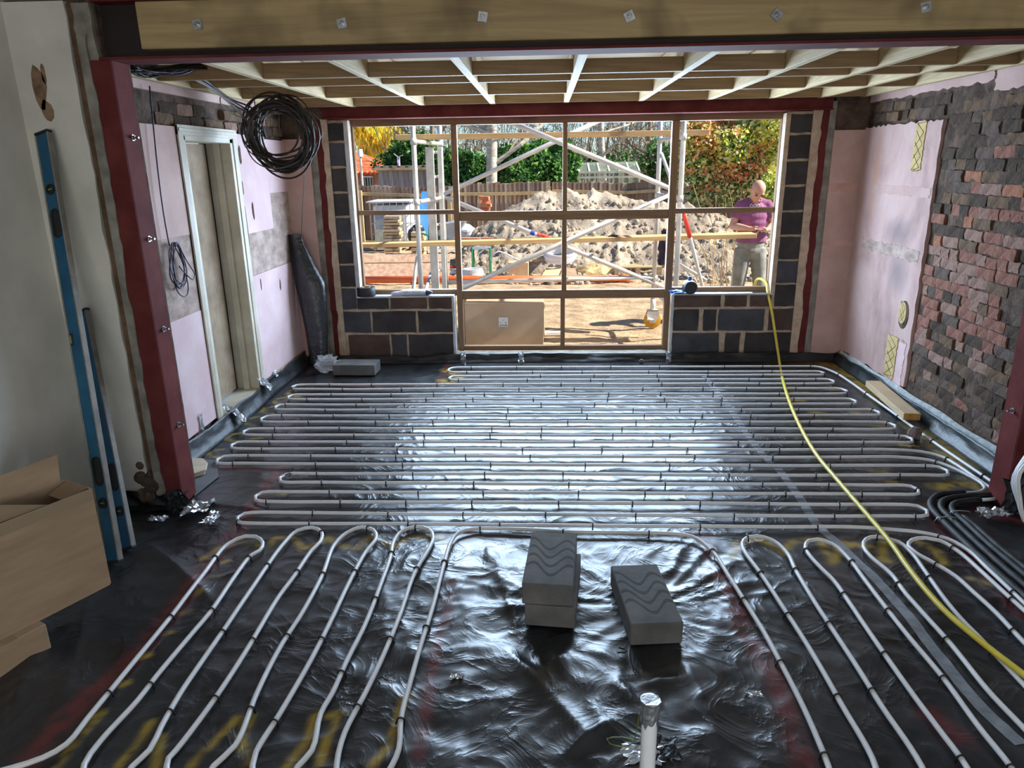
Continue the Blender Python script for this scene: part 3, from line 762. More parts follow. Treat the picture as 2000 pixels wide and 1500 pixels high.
# ================================================================== back steel
bb = empty('steel_beam', (0.2, D, 2.29), 'dark red steel lintel beam over the window', 'beam')
MB().box((-2.02, D - .06, 2.285), (2.54, D + .13, 2.298)).build('bottom_flange', m_red, bb, bevel=.002)
MB().box((-2.02, D - .035, 2.298), (2.54, D - .02, 2.40)).build('web', m_red, bb)
for x0, x1, lb in ((-2.112, -2.03, 'red steel post left of the window, half buried in mortar'), (2.44, 2.535, 'red steel post right of the window, half buried in mortar')):
    p = empty('steel_post', ((x0 + x1) / 2, D, .03), lb, 'post')
    MB().box((x0 - .015, D - .006, .03), (x1 + .015, D + .01, 2.285)).build('flange', m_red, p, bevel=.002)
    MB().box(((x0 + x1) / 2 - .006, D + .01, .03), ((x0 + x1) / 2 + .006, D + .12, 2.285)).build('web', m_red, p)

# ================================================================== joists and noggins
jx = []
for (x, y) in ((388, 122), (640, 118), (875, 110), (1145, 102), (1410, 97), (1655, 92), (1930, 90)):
    p = fl(x, y, ZC); jx.append(p.x)
jpx = jx
JX = [jpx[0] , jpx[1], jpx[2], jpx[3], jpx[4], jpx[5], jpx[6]]
print('joists', [round(v, 3) for v in JX])
JX = [-2.33, -1.73, -1.09, -.47, .20, .85, 1.44, 2.06, 2.47, 2.83]
JX = [-2.36, -1.72, -1.085, -0.455, 0.195, 0.85, 1.45, 1.98, 2.42, 2.80]
for i, x in enumerate(JX):
    y0 = YF + .15
    o = MB().box((x - .0235, y0, ZC), (x + .0235, D - .01, ZC + .195), jit=.0015).build('ceiling_joist', m_joist, bevel=.002)
    tag(o, 'pale timber ceiling joist, %s from the left wall' % ORD[i + 1] if i < 9 else 'pale timber ceiling joist hard against the right brick wall', 'joist', 'ceiling joists')
rows = [(fl(1000, 146, ZC).y, .09), (fl(1000, 161, ZC).y, .07), (fl(1000, 184, ZC).y, .10), (6.82, .12)]; print('rows', rows)
RN = ['nearest the front beam', 'in the second row from the front beam', 'in the third row from the front beam', 'in the row above the window beam']
for r_, (yy, hh) in enumerate(rows):
    for i in range(len(JX) - 1):
        y = yy + (rnd.uniform(-.05, .05) if r_ < 3 else 0)
        zt = ZC + (.085, .075, .10, .14)[r_]
        o = MB().box((JX[i] + .0245, y - .022, ZC + .002), (JX[i + 1] - .0245, y + .022, zt + rnd.uniform(-.006, .006))).build('noggin', m_nog, bevel=.002)
        a = 'left wall joist and the second' if i == 0 else '%s and %s' % (ORD[i + 1], ORD[i + 2])
        tag(o, 'timber noggin %s, between the %s joists' % (RN[r_], a if i else 'first and second'), 'noggin', 'noggins between the ceiling joists')

# ================================================================== temporary window frame (unglazed)
wf = empty('window_1', (0.18, 7.06, .1), 'unglazed brown timber window frame of ten openings with a door light', kind='structure')
FY0, FY1 = 7.03, 7.085
def rail(name, x0, x1, z0, z1, m=m_framex, y0=FY0, y1=FY1): return MB().box((x0, y0, z0), (x1, y1, z1)).build(name, m, wf, bevel=.002)
def vx(px, py): return onY(px, py, FY0).x
def vz(px, py): return onY(px, py, FY0).z
zt = vz(1100, 240); zs0 = vz(1100, 583); zs1 = vz(1100, 566.5); zb0 = .075; zb1 = vz(1100, 675)
zm0, zm1 = vz(1200, 428), vz(1200, 410); zl0, zl1 = vz(790, 419.5), vz(790, 411)
zr0, zr1 = vz(1420, 416), vz(1420, 406)
xa = [vx(680, 400), vx(700, 400)]; xb = [vx(886, 400), vx(897, 400)]; xc = [vx(1099, 350), vx(1108, 350)]; xd = [vx(1306, 400), vx(1320, 400)]; xe = [vx(1513, 400), vx(1526, 400)]
rail('top_rail', xa[0] - .02, xe[1] + .02, zt, zt + .07)
rail('stile', xa[0] - .02, xa[1], zs0, zt, m_framez); rail('stile', xe[0], xe[1] + .02, zs0, zt, m_framez)
rail('mullion', xb[0], xb[1], zb0, zt, m_framez, FY0 - .012); rail('mullion', xd[0], xd[1], zb0, zt, m_framez, FY0 - .012)
rail('mullion', xc[0], xc[1], zm1, zt, m_framez); rail('mullion', xc[0] - .006, xc[1] - .002, zs1, zm0, m_framez); rail('mullion', xc[0] - .015, xc[1] - .015, zb1, zs0, m_framez)
rail('transom', xb[1], xd[0], zm0, zm1); rail('transom', xa[1], xb[0], zl0, zl1); rail('transom', xd[1], xe[0], zr0, zr1)
rail('sill_rail', xb[1], xd[0], zs0, zs1); rail('sill_rail', xa[1], xb[0], vz(800, 578), vz(800, 566)); rail('sill_rail', xd[1], xe[0], vz(1420, 573), vz(1420, 560.5))
rail('bottom_rail', xb[1], xd[0], zb0, zb1)

# ================================================================== door frame on the left wall
df = empty('door_1', (XL, 5.35, .1), 'old cream door frame boarded across, on the left wall', kind='structure')
m_cream = mat('cream_paint', srgb(186, 178, 160), srgb(212, 204, 188), 4, rough=.5, bump_s=.12, bump_d=.004, bump_scale=20)
m_board = mat('brown_hardboard', srgb(132, 112, 90), srgb(164, 144, 120), 5, rough=.85, bump_s=.15, bump_d=.003, bump_scale=30)
MB().box((-2.60, DY1 - .035, .10), (XL + .005, DY1 + .02, DZ + .03)).build('jamb', m_cream, df, bevel=.004)
MB().box((-2.60, DY0 - .02, .10), (XL + .005, DY0 + .02, DZ + .03)).build('jamb', m_cream, df, bevel=.004)
MB().box((-2.60, DY0 - .02, DZ - .005), (XL + .005, DY1 + .02, DZ + .035)).build('head', m_cream, df, bevel=.004)
MB().box((-2.52, DY1 - .07, .10), (-2.47, DY1 - .035, DZ)).build('stop', m_cream, df, bevel=.003)
for y0, y1 in ((DY0 - .085, DY0 - .012), (DY1 + .012, DY1 + .085)):
    a_ = MB().prism([(XL, y0), (XL + .012, y0), (XL + .02, (y0 + y1) / 2), (XL + .012, y1), (XL, y1)], .11, DZ + .09, axis='z').build('architrave', m_cream, df, bevel=.002)
MB().box((XL, DY0 - .085, DZ + .03), (XL + .014, DY1 + .085, DZ + .095)).box((XL + .004, DY0 - .08, DZ + .05), (XL + .021, DY1 + .08, DZ + .075)).build('architrave_head', m_cream, df, bevel=.002)
MB().box((-2.58, DY0 + .02, .12), (-2.565, DY1 - .10, DZ - .01)).build('infill_board', m_board, df)
MB().box((-2.598, DY1 - .12, .1), (-2.585, DY1 - .03, DZ)).build('gap_shade', m_dark, df)  # dark strip painted for the shade in the gap beside the board
MB().box((-2.60, DY0, .06), (XL, DY1, .10)).build('threshold', m_cream, df, bevel=.004)

# ================================================================== polythene turned up the walls
def upstand(name, path, label, h0=.13, amp=.012, m=m_sheet, seed=0, top=None, thick=.0):
    """path of (x,y) along the wall foot; normal to the room on the left of travel"""
    P = [Vector((x, y, 0)) for x, y in path]; P = [Vector(p) for p in spline([tuple(p) for p in P], .03)]
    rows_ = []
    for i, p in enumerate(P):
        t = (P[min(i + 1, len(P) - 1)] - P[max(0, i - 1)]).normalized(); n = Vector((-t.y, t.x, 0))
        L_ = i * .03; row = []
        h = h0 + .02 * (float(fbm(np.array(L_ * 3), np.array(1. + seed), 3, seed)) - .5) * 2
        for k in range(8):
            f_ = k / 7
            out = (1 - f_) ** 2 * .05 + amp * (float(fbm(np.array(L_ * 7), np.array(f_ * 3 + seed), 3, seed + 9)) - .5) * 2 * (1 if 0 < k else 0)
            q = p + n * out; row.append((q.x, q.y, max(f_ * h, -.001) + (.002 if k == 0 else 0)))
        rows_.append(row)
    o = MB().grid(rows_).build(name, m, smooth=True)
    sol = o.modifiers.new('thickness', 'SOLIDIFY'); sol.thickness = .003
    return tag(o, label, kind='structure')
upstand('baseboard_left', [(-2.375, 6.85), (-2.375, 6.2), (-2.385, 5.8), (-2.37, 5.5), (-2.36, 5.0), (-2.375, 4.6), (-2.375, 3.95)], 'black membrane turned up the foot of the left wall', .13, .014, seed=2)
upstand('baseboard_back', [(2.82, 6.885), (2.2, 6.87), (1.3, 6.87), (1.0, 6.88), (.4, 6.88), (-.3, 6.88), (-.85, 6.87), (-1.2, 6.86), (-1.7, 6.86), (-2.36, 6.86)], 'crumpled black membrane turned up under the window', .075, .02, seed=4)
m_green = mat('dark_damp_sheet', srgb(18, 26, 28), srgb(36, 46, 48), 6, rough=.4, bump_s=.6, bump_d=.01, bump_scale=12)
upstand('baseboard_right', [(2.80, 3.86), (2.79, 4.3), (2.79, 4.9), (2.80, 5.4), (2.81, 6.0), (2.82, 6.86)], 'dark membrane turned up the foot of the right wall', .10, .010, m=m_green, seed=6)
# white edge insulation strip behind the right upstand
m_foam = mat('foil_faced_foam', srgb(160, 172, 176), srgb(206, 212, 210), 24, rough=.5, bump_s=.2, bump_d=.004)
o = MB()
ys = np.linspace(3.9, 6.84, 40)
o.grid([[(2.832, y, .02), (2.832, y, .105 + .006 * math.sin(y * 9)), (2.852, y, .112 + .006 * math.sin(y * 9)), (2.865, y, .10)] for y in ys])
tag(o.build('trim_1', m_foam), 'pale foil-faced insulation strip along the foot of the right wall', kind='structure')
# foil tape patches
ft = empty('trim_2', (0, 3.9, 0), 'silver foil tape patches on the membrane corners', kind='structure')
def crumple(c, sx, sy, amp, seed, m=m_foil, parent=ft, name='tape_patch', rot=(0, 0, 0), n=9):
    rr = random.Random(seed); M3 = Euler(rot).to_matrix(); rows_ = []
    for i in range(n):
        row = []
        for k in range(n):
            e = 1 + (.25 * rr.uniform(-1, 1) if i in (0, n - 1) or k in (0, n - 1) else 0)
            v = Vector(((i / (n - 1) - .5) * sx * e, (k / (n - 1) - .5) * sy * e, rr.uniform(0, amp)))
            row.append(Vector(c) + M3 @ v)
        rows_.append(row)
    return MB().grid(rows_).build(name, m, parent)
p = fl(388, 1000); crumple((p.x, p.y, .02), .13, .16, .03, 1); p = fl(415, 1020); crumple((p.x, p.y, .025), .06, .13, .015, 2)
p = fl(310, 1022); crumple((p.x, p.y, .02), .10, .05, .02, 3)
crumple((XL + .012, 4.62, .16), .035, .16, .006, 4, rot=(R(90), 0, R(90))); crumple((XL + .035, 5.72, .12), .10, .14, .03, 5, rot=(R(50), 0, R(90))); crumple((XL + .04, 5.05, .10), .09, .2, .03, 6, rot=(R(40), 0, R(90)))
crumple((XL + .02, 6.02, .13), .05, .05, .01, 7, rot=(R(70), 0, R(90)))
for x, y, s in ((905, 700, 9), (1018, 697, 10), (1305, 692, 11)):
    p = onY(x, y, 6.84); crumple((p.x, 6.83, .05), .05, .12, .03, s, rot=(R(75), 0, 0))
p = fl(1935, 1010); crumple((p.x, p.y, .015), .16, .09, .03, 12)
crumple((2.60, 3.70, .17), .12, .2, .02, 13, rot=(R(85), 0, R(10)), m=m_sheet)
crumple((2.57, 3.685, .08), .14, .26, .02, 14, rot=(R(85), 0, R(-10)), m=m_sheet)
crumple((-2.10, 3.66, .05), .10, .10, .03, 15, rot=(R(70), 0, R(20)), m=m_sheet)
# ================================================================== underfloor heating pipes
m_pipe = mat('grey_white_pipe', srgb(212, 212, 214), srgb(222, 222, 224), 20, rough=.38)
m_clip = mat('black_clip', (0.006, 0.006, 0.007), rough=.5)
RP = .0098; ZP = .021
def gp(x, y, z=ZP): p = fl(x, y, z); return (p.x, p.y)
rowY = [717, 726.7, 733.7, 741.7, 750, 759, 769.5, 779, 789, 799.5, 811, 823.7, 837, 849.5, 863, 877, 891, 907, 925.5, 944, 962, 981.5, 1003.7, 1025]
rowY = [gp(1000, y)[1] for y in rowY]
Ltip = {1: (875, 722), 3: (875, 742), 5: (565, 760), 7: (562, 775), 9: (540, 792), 11: (510, 817), 13: (477, 841), 15: (455, 866), 17: (424, 897), 19: (546, 933), 21: (500, 967), 23: (459, 1016)}
Rtip = {2: (1608, 727), 4: (1627, 743), 6: (1654, 763), 8: (1669, 781), 10: (1723, 809), 12: (1756, 836), 14: (1791, 864), 18: (1868, 932), 20: (1804, 965), 22: (1816, 1002)}
def rowpts(i, xa, xb):
    """slightly wavy straight run of row i from xa to xb"""
    n = max(4, int(abs(xb - xa) / .35)); out = []
    for k in range(n + 1):
        x = xa + (xb - xa) * k / n
        out.append((x, rowY[i - 1] + .013 * (float(fbm(np.array(x * 1.3), np.array(i * 3.1), 3, 70 + i)) - .5) * 2))
    return out
def uturn(x, ya, yb, side):
    r = abs(ya - yb) / 2; r = max(r, .04); c = (ya + yb) / 2; out = []
    for a in (-75, -45, 0, 45, 75):
        a_ = R(a) * (1 if ya < yb else -1)
        out.append((x - side * r * 1.25 * (1 - math.cos(a_)) , c + (r * math.sin(a_)) * (1.12 if abs(a) < 60 else 1.0)))
    return out
def serp(i0, i1, start, end):
    """rows i0..i1; first row runs to the left; U-turns from the tip tables"""
    pts = list(start); d = -1
    for i in range(i0, i1 + 1):
        inR = Rtip.get(i - 1 if d < 0 else i); inL = Ltip.get(i if d < 0 else i - 1)
        xl = gp(*inL)[0] if inL else None; xr = gp(*inR)[0] if inR else None
        r = .11
        if d < 0:
            xs = (xr - r * 1.7) if xr is not None else pts[-1][0] - .15
            xe_ = xl + r * 1.7 if xl is not None else -2
        else:
            xs = xl + r * 1.7 if xl is not None else pts[-1][0]
            xe_ = (xr - r * 1.7) if xr is not None else end[0][0] - .2
        pts += rowpts(i, xs, xe_)
        if i < i1:
            tip = xl if d < 0 else xr
            pts += uturn(tip, rowY[i - 1], rowY[i], -1 if d < 0 else 1)
        d = -d
    pts += list(end)
    return pts
feed1 = [gp(*p) for p in ((1950, 949), (1900, 915), (1850, 881), (1800, 846), (1755, 813), (1700, 774), (1655, 742), (1630, 727), (1598, 716))]
feed2 = [gp(*p) for p in ((1800, 882), (1840, 892), (1866, 906), (1910, 936), (1943, 958))]
circA = serp(1, 16, feed1, feed2)
startB = [gp(*p) for p in ((1872, 964), (1890, 963), (1915, 960), (1924, 952), (1918, 944), (1885, 925), (1850, 909), (1815, 898.5))]
endB = [gp(*p) for p in ((1740, 1034), (1800, 1040), (1850, 1052), (1893, 1076), (1930, 1111), (2000, 1178), (2080, 1262), (2240, 1430), (2380, 1600))]
circB = serp(17, 24, startB, endB)
def c1(*pts): return [(x / 2.857, 975 + y / 2.857) for x, y in pts]
def c2_(*pts): return [(650 + x / 2.857, 975 + y / 2.857) for x, y in pts]
def c3(*pts): return [(1300 + x / 2.857, 975 + y / 2.857) for x, y in pts]
left = [(-60, 1520), (20, 1500)] + c1((240, 1440), (370, 1365), (490, 1220), (880, 750), (1130, 430), (1270, 250), (1370, 205), (1425, 207), (1465, 240), (1450, 285), (1405, 310), (1310, 430), (1180, 620), (1080, 740), (870, 990), (770, 1120), (560, 1350), (470, 1480))
left += [(163, 1535), (185, 1560), (225, 1545)] + c1((735, 1495), (835, 1400), (900, 1270), (1000, 1090), (1240, 740), (1410, 490), (1580, 250), (1660, 175), (1740, 158), (1795, 185), (1785, 240), (1740, 285), (1640, 430), (1550, 550), (1370, 850), (1200, 1110), (985, 1400), (940, 1450), (930, 1495))
left += [(332, 1540), (355, 1560), (390, 1540)] + c1((1190, 1495), (1310, 1380), (1430, 1090), (1560, 830), (1700, 610), (1800, 420), (1865, 255)) + [(678, 1040), (707, 1029), (729, 1035), (735, 1050), (713, 1080), (680, 1142), (650, 1205), (609, 1286), (546, 1395), (500, 1470), (493, 1497)]
left += [(500, 1540), (525, 1558), (560, 1535), (581, 1498), (609, 1466), (626, 1395), (650, 1353), (678, 1290), (713, 1220), (746, 1136), (762, 1090), (769, 1057), (785, 1037), (812, 1028.5), (838, 1034), (846, 1050), (838, 1072), (809, 1122), (780, 1205), (748, 1283), (716, 1350), (674, 1430), (661, 1472), (657, 1498)]
left += [(662, 1540), (690, 1558), (735, 1540), (765, 1498), (779, 1465), (783, 1410), (790, 1375), (800, 1339), (822, 1262), (846, 1185), (868, 1100), (881, 1059), (895, 1041), (923, 1033), (970, 1032), (1017, 1033), (1128, 1039), (1220, 1040), (1297, 1041)]
right = c3((150, 208), (260, 290), (350, 430), (420, 540), (550, 750), (640, 920), (770, 1170), (860, 1370), (910, 1495)) + [(1645, 1600), (1690, 1610), (1712, 1560)]
right += c3((1170, 1495), (980, 1150), (780, 800), (630, 570), (530, 420), (445, 300), (428, 250), (455, 214), (515, 205), (600, 232), (680, 305), (725, 400), (830, 580), (910, 700), (1080, 960), (1200, 1150), (1360, 1380), (1430, 1495)) + [(1840, 1585), (1890, 1590), (1905, 1540)]
right += c3((1680, 1495), (1530, 1290), (1400, 1120), (1220, 870), (1110, 710), (1030, 590), (940, 460), (870, 390), (800, 310), (780, 265), (800, 232), (850, 224), (930, 250), (1020, 330), (1110, 450), (1200, 570), (1340, 750), (1550, 1000), (1750, 1270), (1930, 1495)) + [(2020, 1570), (2070, 1570), (2075, 1520)]
right += c3((2150, 1440), (2000, 1280), (1800, 1070), (1600, 820), (1420, 620), (1340, 530), (1260, 420), (1145, 320), (1105, 265), (1120, 222), (1180, 208), (1300, 238), (1375, 300), (1440, 390), (1550, 550), (1650, 670), (1750, 770), (1900, 930), (2000, 1040), (2140, 1190)) + [(2080, 1410), (2110, 1380)]
right += c3((2150, 950), (2000, 800), (1850, 640), (1720, 520), (1620, 430), (1510, 360), (1400, 300), (1355, 262), (1375, 226), (1450, 215), (1530, 230), (1640, 295), (1770, 410), (1900, 530), (2000, 620), (2200, 800))
circC = [gp(*p) for p in left + right]
def clip_mesh():
    mb = MB(); pts = []
    for a in range(-20, 201, 20):
        pts.append(((RP + .0028) * math.cos(R(a)), 0, (RP + .0028) * math.sin(R(a))))
    pts = [((RP + .006), 0, -.018)] + pts + [(-(RP + .006), 0, -.018)]
    mb.tube(pts, .0036, 5)
    return mb.mesh('pipe_clip', m_clip, smooth=True)
CLIP = clip_mesh()
def lay_pipe(path, label, gap, seed, zfun=None):
    P = spline([(x, y, 0) for x, y in path], .035)
    pts = []
    for q in P: pts.append((q[0], q[1], ZP))
    # fade the z with the floor undulation, smoothed
    zs = np.array([floor_z(p[0], p[1]) for p in pts]); k = np.ones(9) / 9
    zs = np.convolve(np.pad(zs, 4, mode='edge'), k, 'valid')
    pts = [(p[0], p[1], max(ZP + .5 * z, RP + .004)) for p, z in zip(pts, zs)]
    root = empty('heating_pipe', pts[0], label, 'pipe', 'underfloor heating pipes')
    MB().tube(pts, RP, 10).build('tube', m_pipe, root, smooth=True)
    rr = random.Random(seed); acc = rr.uniform(0, gap); nxt = gap * .5; n = 0
    for a, c in zip(pts[:-1], pts[1:]):
        d = Vector(c) - Vector(a); acc += d.length
        if acc >= nxt:
            acc = 0; nxt = gap * rr.uniform(.75, 1.3)
            px = pr2(a)
            if not (-40 < px[0] < 2040 and px[1] < 1530): continue
            yaw = math.atan2(d.y, d.x) - math.pi / 2 + rr.uniform(-.12, .12)
            link('pipe_clip', CLIP, root, Matrix.Translation(a) @ Euler((0, rr.uniform(-.2, .2), yaw)).to_matrix().to_4x4()); n += 1
    return root, n
def pr2(P):
    c = CAM @ (np.array(P, float) - np.array([0, 0, EYE])); return (CX + F_PX * c[0] / c[2], CY + F_PX * c[1] / c[2])
_, nA = lay_pipe(circA, 'pale grey heating pipe in the rows nearest the window', .46, 1)
_, nB = lay_pipe(circB, 'pale grey heating pipe in the middle rows, its end running off at right', .46, 2)
_, nC = lay_pipe(circC, 'pale grey heating pipe looped lengthwise across the foreground', .40, 3)
print('clips', nA, nB, nC, 'bricks', NB)
# black insulated tails
m_lag = mat('black_lagging', (0.010, 0.010, 0.011), (0.02, 0.02, 0.021), 40, rough=.6, bump_s=.4, bump_d=.004, bump_scale=120)
tails = [[(1883, 962), (1862, 963), (1838, 965), (1821, 975), (1818, 990), (1830, 1006), (1850, 1026), (1900, 1074), (1950, 1120), (2010, 1172), (2080, 1235), (2230, 1370), (2400, 1520)],
         [(1945, 966), (1900, 968), (1862, 972), (1842, 978), (1838, 992), (1852, 1008), (1880, 1034), (1925, 1076), (1970, 1116), (2030, 1166), (2100, 1225), (2260, 1360), (2430, 1500)],
         [(1915, 977), (1890, 978), (1868, 982), (1859, 990), (1862, 1000), (1885, 1020), (1930, 1062), (1975, 1100), (2040, 1155), (2110, 1215), (2280, 1355), (2450, 1490)],
         [(1880, 1010), (1900, 1024), (1950, 1068), (2000, 1108), (2060, 1156), (2120, 1205), (2300, 1345), (2470, 1480)]]
TL = ['outermost', 'second', 'third', 'innermost, short']
for k, t in enumerate(tails):
    P = spline([tuple(fl(*p, .024)) for p in t], .03)
    rr = [.0175 + .0012 * math.sin(i * 1.7) for i in range(len(P))]
    o = MB().tube([(p[0], p[1], .0235) for p in P], rr, 10).build('insulated_pipe', m_lag, smooth=True)
    tag(o, 'black foam-lagged pipe beside the right post, %s of the bundle' % TL[k], 'pipe', 'black lagged pipe tails')
p0, p1 = gp(1915, 977), gp(1945, 975)
tag(MB().tube([(p0[0], p0[1], .022), ((p0[0] + p1[0]) / 2, (p0[1] + p1[1]) / 2, .022), (p1[0], p1[1], .024)], RP, 10).build('pipe_stub', m_pipe, smooth=True), 'short pale pipe stub emerging from black lagging at the right post', 'pipe')
for k, (x, y, n_) in enumerate(((1848, 1016, 0), (1875, 1004, 1))):
    c = fl(x, y, .024); d = Vector(gp(1900, 1074)) - Vector(gp(1850, 1026)); d.normalize(); s = Vector((-d.y, d.x))
    pts = [(c.x + s.x * a, c.y + s.y * a, .0235 + h) for a, h in ((-.06, -.012), (-.045, .017), (0, .021), (.045, .017), (.06, -.012))]
    tag(MB().tube(pts, .003, 6).build('wire_tie', m_zinc, smooth=True), 'pale wire tie round the lagged pipes, %s' % ('farther from the post' if k == 0 else 'nearer the post'), 'tie', 'wire ties on the lagged pipes')
# yellow hose from the window across the floor
m_hose = mat('yellow_hose', srgb(206, 186, 60), srgb(220, 200, 84), 12, rough=.4)
hp = [onY(1496, 562, 7.02), onY(1499, 570, 6.95), onY(1506, 600, 6.86), onY(1513, 645, 6.82)]
hp += [Vector((*gp(1522, 705, .03), .03))] + [fl(x, y, .048) for x, y in ((1533, 757), (1550, 805), (1575, 856), (1600, 895), (1625, 925), (1660, 966), (1700, 1012), (1740, 1060), (1775, 1110), (1815, 1160), (1855, 1202), (1900, 1240), (1950, 1280), (2000, 1318), (2080, 1380), (2200, 1475), (2320, 1600), (2380, 1760))]
hp[0].z = .735; hp.insert(0, Vector((2.12, 7.3, .72))); hp.insert(0, Vector((2.2, 7.6, .25))); hp.insert(0, Vector((2.3, 8.0, .02)))
P = spline([tuple(p) for p in hp], .04)
tag(MB().tube(P, .0125, 10).build('garden_hose', m_hose, smooth=True), 'yellow hose dropping from the window sill and trailing across the floor', 'hose')
# white pipe coil leaning at the right edge
cc_ = onY(2010, 1000, 3.45)
root = empty('pipe_coil', (2.55, 3.35, 0), 'coil of white pipe standing at the right edge beside the post', 'coil')
pts = []
for i in range(150):
    a = i / 150 * 2 * math.pi * 4
    pts.append((2.60 + .02 * (i / 150 - .5) + .23 * math.cos(a) * .92 + .008 * math.sin(i), 3.42 + .10 * math.sin(a) * .4 + .018 * (i // 38), .27 + .24 * math.sin(a) + .01 * math.cos(i * .7)))
MB().tube(pts, .0105, 8).build('tube', m_pipe, root, smooth=True)
# ================================================================== things in the room
m_card = mat('cardboard', srgb(150, 126, 102), srgb(168, 144, 118), 3, rough=.85, bump_s=.05, bump_d=.002, stretch=(1, 1, 6))
m_cardin = mat('cardboard_inside', srgb(128, 106, 82), srgb(146, 122, 96), 3, rough=.9)
m_clear = mat('clear_packing_tape', srgb(176, 156, 130), rough=.15, alpha=.6)
# --- open cardboard box on the left
z0 = .13
A = fl(215, 1140, z0); B_ = fl(0, 1250, z0)
u = (B_ - A); u.z = 0; u.normalize(); v = Vector((-abs(u.y), u.x, 0)); v = Vector((u.y, -u.x, 0))
if v.x > 0: v = -v
zt_ = onY(203, 955, A.y).z
Lb, Wb = .62, .19
def bp(a, c, z): return A + u * a + v * c + Vector((0, 0, z - z0))
box = empty('cardboard_box', bp(Lb / 2, Wb / 2, z0), 'large open cardboard box with raised flaps by the left wall', 'box')
def panel(name, q, m, parent, t=.005):
    q = [Vector(p) for p in q]; n = (q[1] - q[0]).cross(q[3] - q[0]).normalized() * t
    return MB().add([*q, *[p + n for p in q]], [(0, 1, 2, 3), (7, 6, 5, 4), (0, 4, 5, 1), (1, 5, 6, 2), (2, 6, 7, 3), (3, 7, 4, 0)]).build(name, m, parent)
panel('front_panel', [bp(0, 0, z0), bp(Lb, 0, z0), bp(Lb, 0, zt_), bp(0, 0, zt_)], m_card, box)
panel('back_panel', [bp(0, Wb, z0), bp(Lb, Wb, z0), bp(Lb, Wb, zt_), bp(0, Wb, zt_)], m_card, box)
panel('end_panel', [bp(0, 0, z0), bp(0, Wb, z0), bp(0, Wb, zt_), bp(0, 0, zt_)], m_card, box)
panel('end_panel', [bp(Lb, 0, z0), bp(Lb, Wb, z0), bp(Lb, Wb, zt_), bp(Lb, 0, zt_)], m_card, box)
panel('bottom_panel', [bp(0, 0, z0), bp(Lb, 0, z0), bp(Lb, Wb, z0), bp(0, Wb, z0)], m_card, box)
panel('flap', [bp(0.02, Wb, zt_), bp(.30, Wb, zt_), bp(.295, Wb + .02, zt_ + .105), bp(0.0, Wb + .02, zt_ + .115)], m_card, box)
panel('flap', [bp(.32, Wb, zt_), bp(Lb, Wb, zt_), bp(Lb, Wb + .10, zt_ + .06), bp(.31, Wb + .09, zt_ + .09)], m_cardin, box)
panel('flap', [bp(0.0, .02, zt_), bp(0.0, Wb - .02, zt_), bp(.09, Wb - .03, zt_ - .03), bp(.09, .03, zt_ - .03)], m_cardin, box)
panel('flap', [bp(.16, .03, zt_ - .01), bp(Lb, .05, zt_ - .01), bp(Lb, .13, zt_ + .035), bp(.30, .12, zt_ + .03)], m_cardin, box)
panel('packing_tape', [bp(0.0, -.001, zt_ - .05), bp(Lb, -.001, zt_ - .05), bp(Lb, -.001, zt_ - .002), bp(0, -.001, zt_ - .002)], m_clear, box, .0008)
c = fl(45, 1306, 0)
ct = empty('small_carton', (c.x - .2, c.y, 0), 'small brown carton on the floor under the large box', 'box')
MB().obox((c.x - .14, c.y + .06, .0645), (.28, .26, .126), (0, 0, math.atan2(u.y, u.x) + R(90))).build('carton_body', m_card, ct, bevel=.003)
MB().obox((c.x - .14, c.y + .06, .1275), (.28, .05, .001), (0, 0, math.atan2(u.y, u.x) + R(90))).build('packing_tape', m_clear, ct)
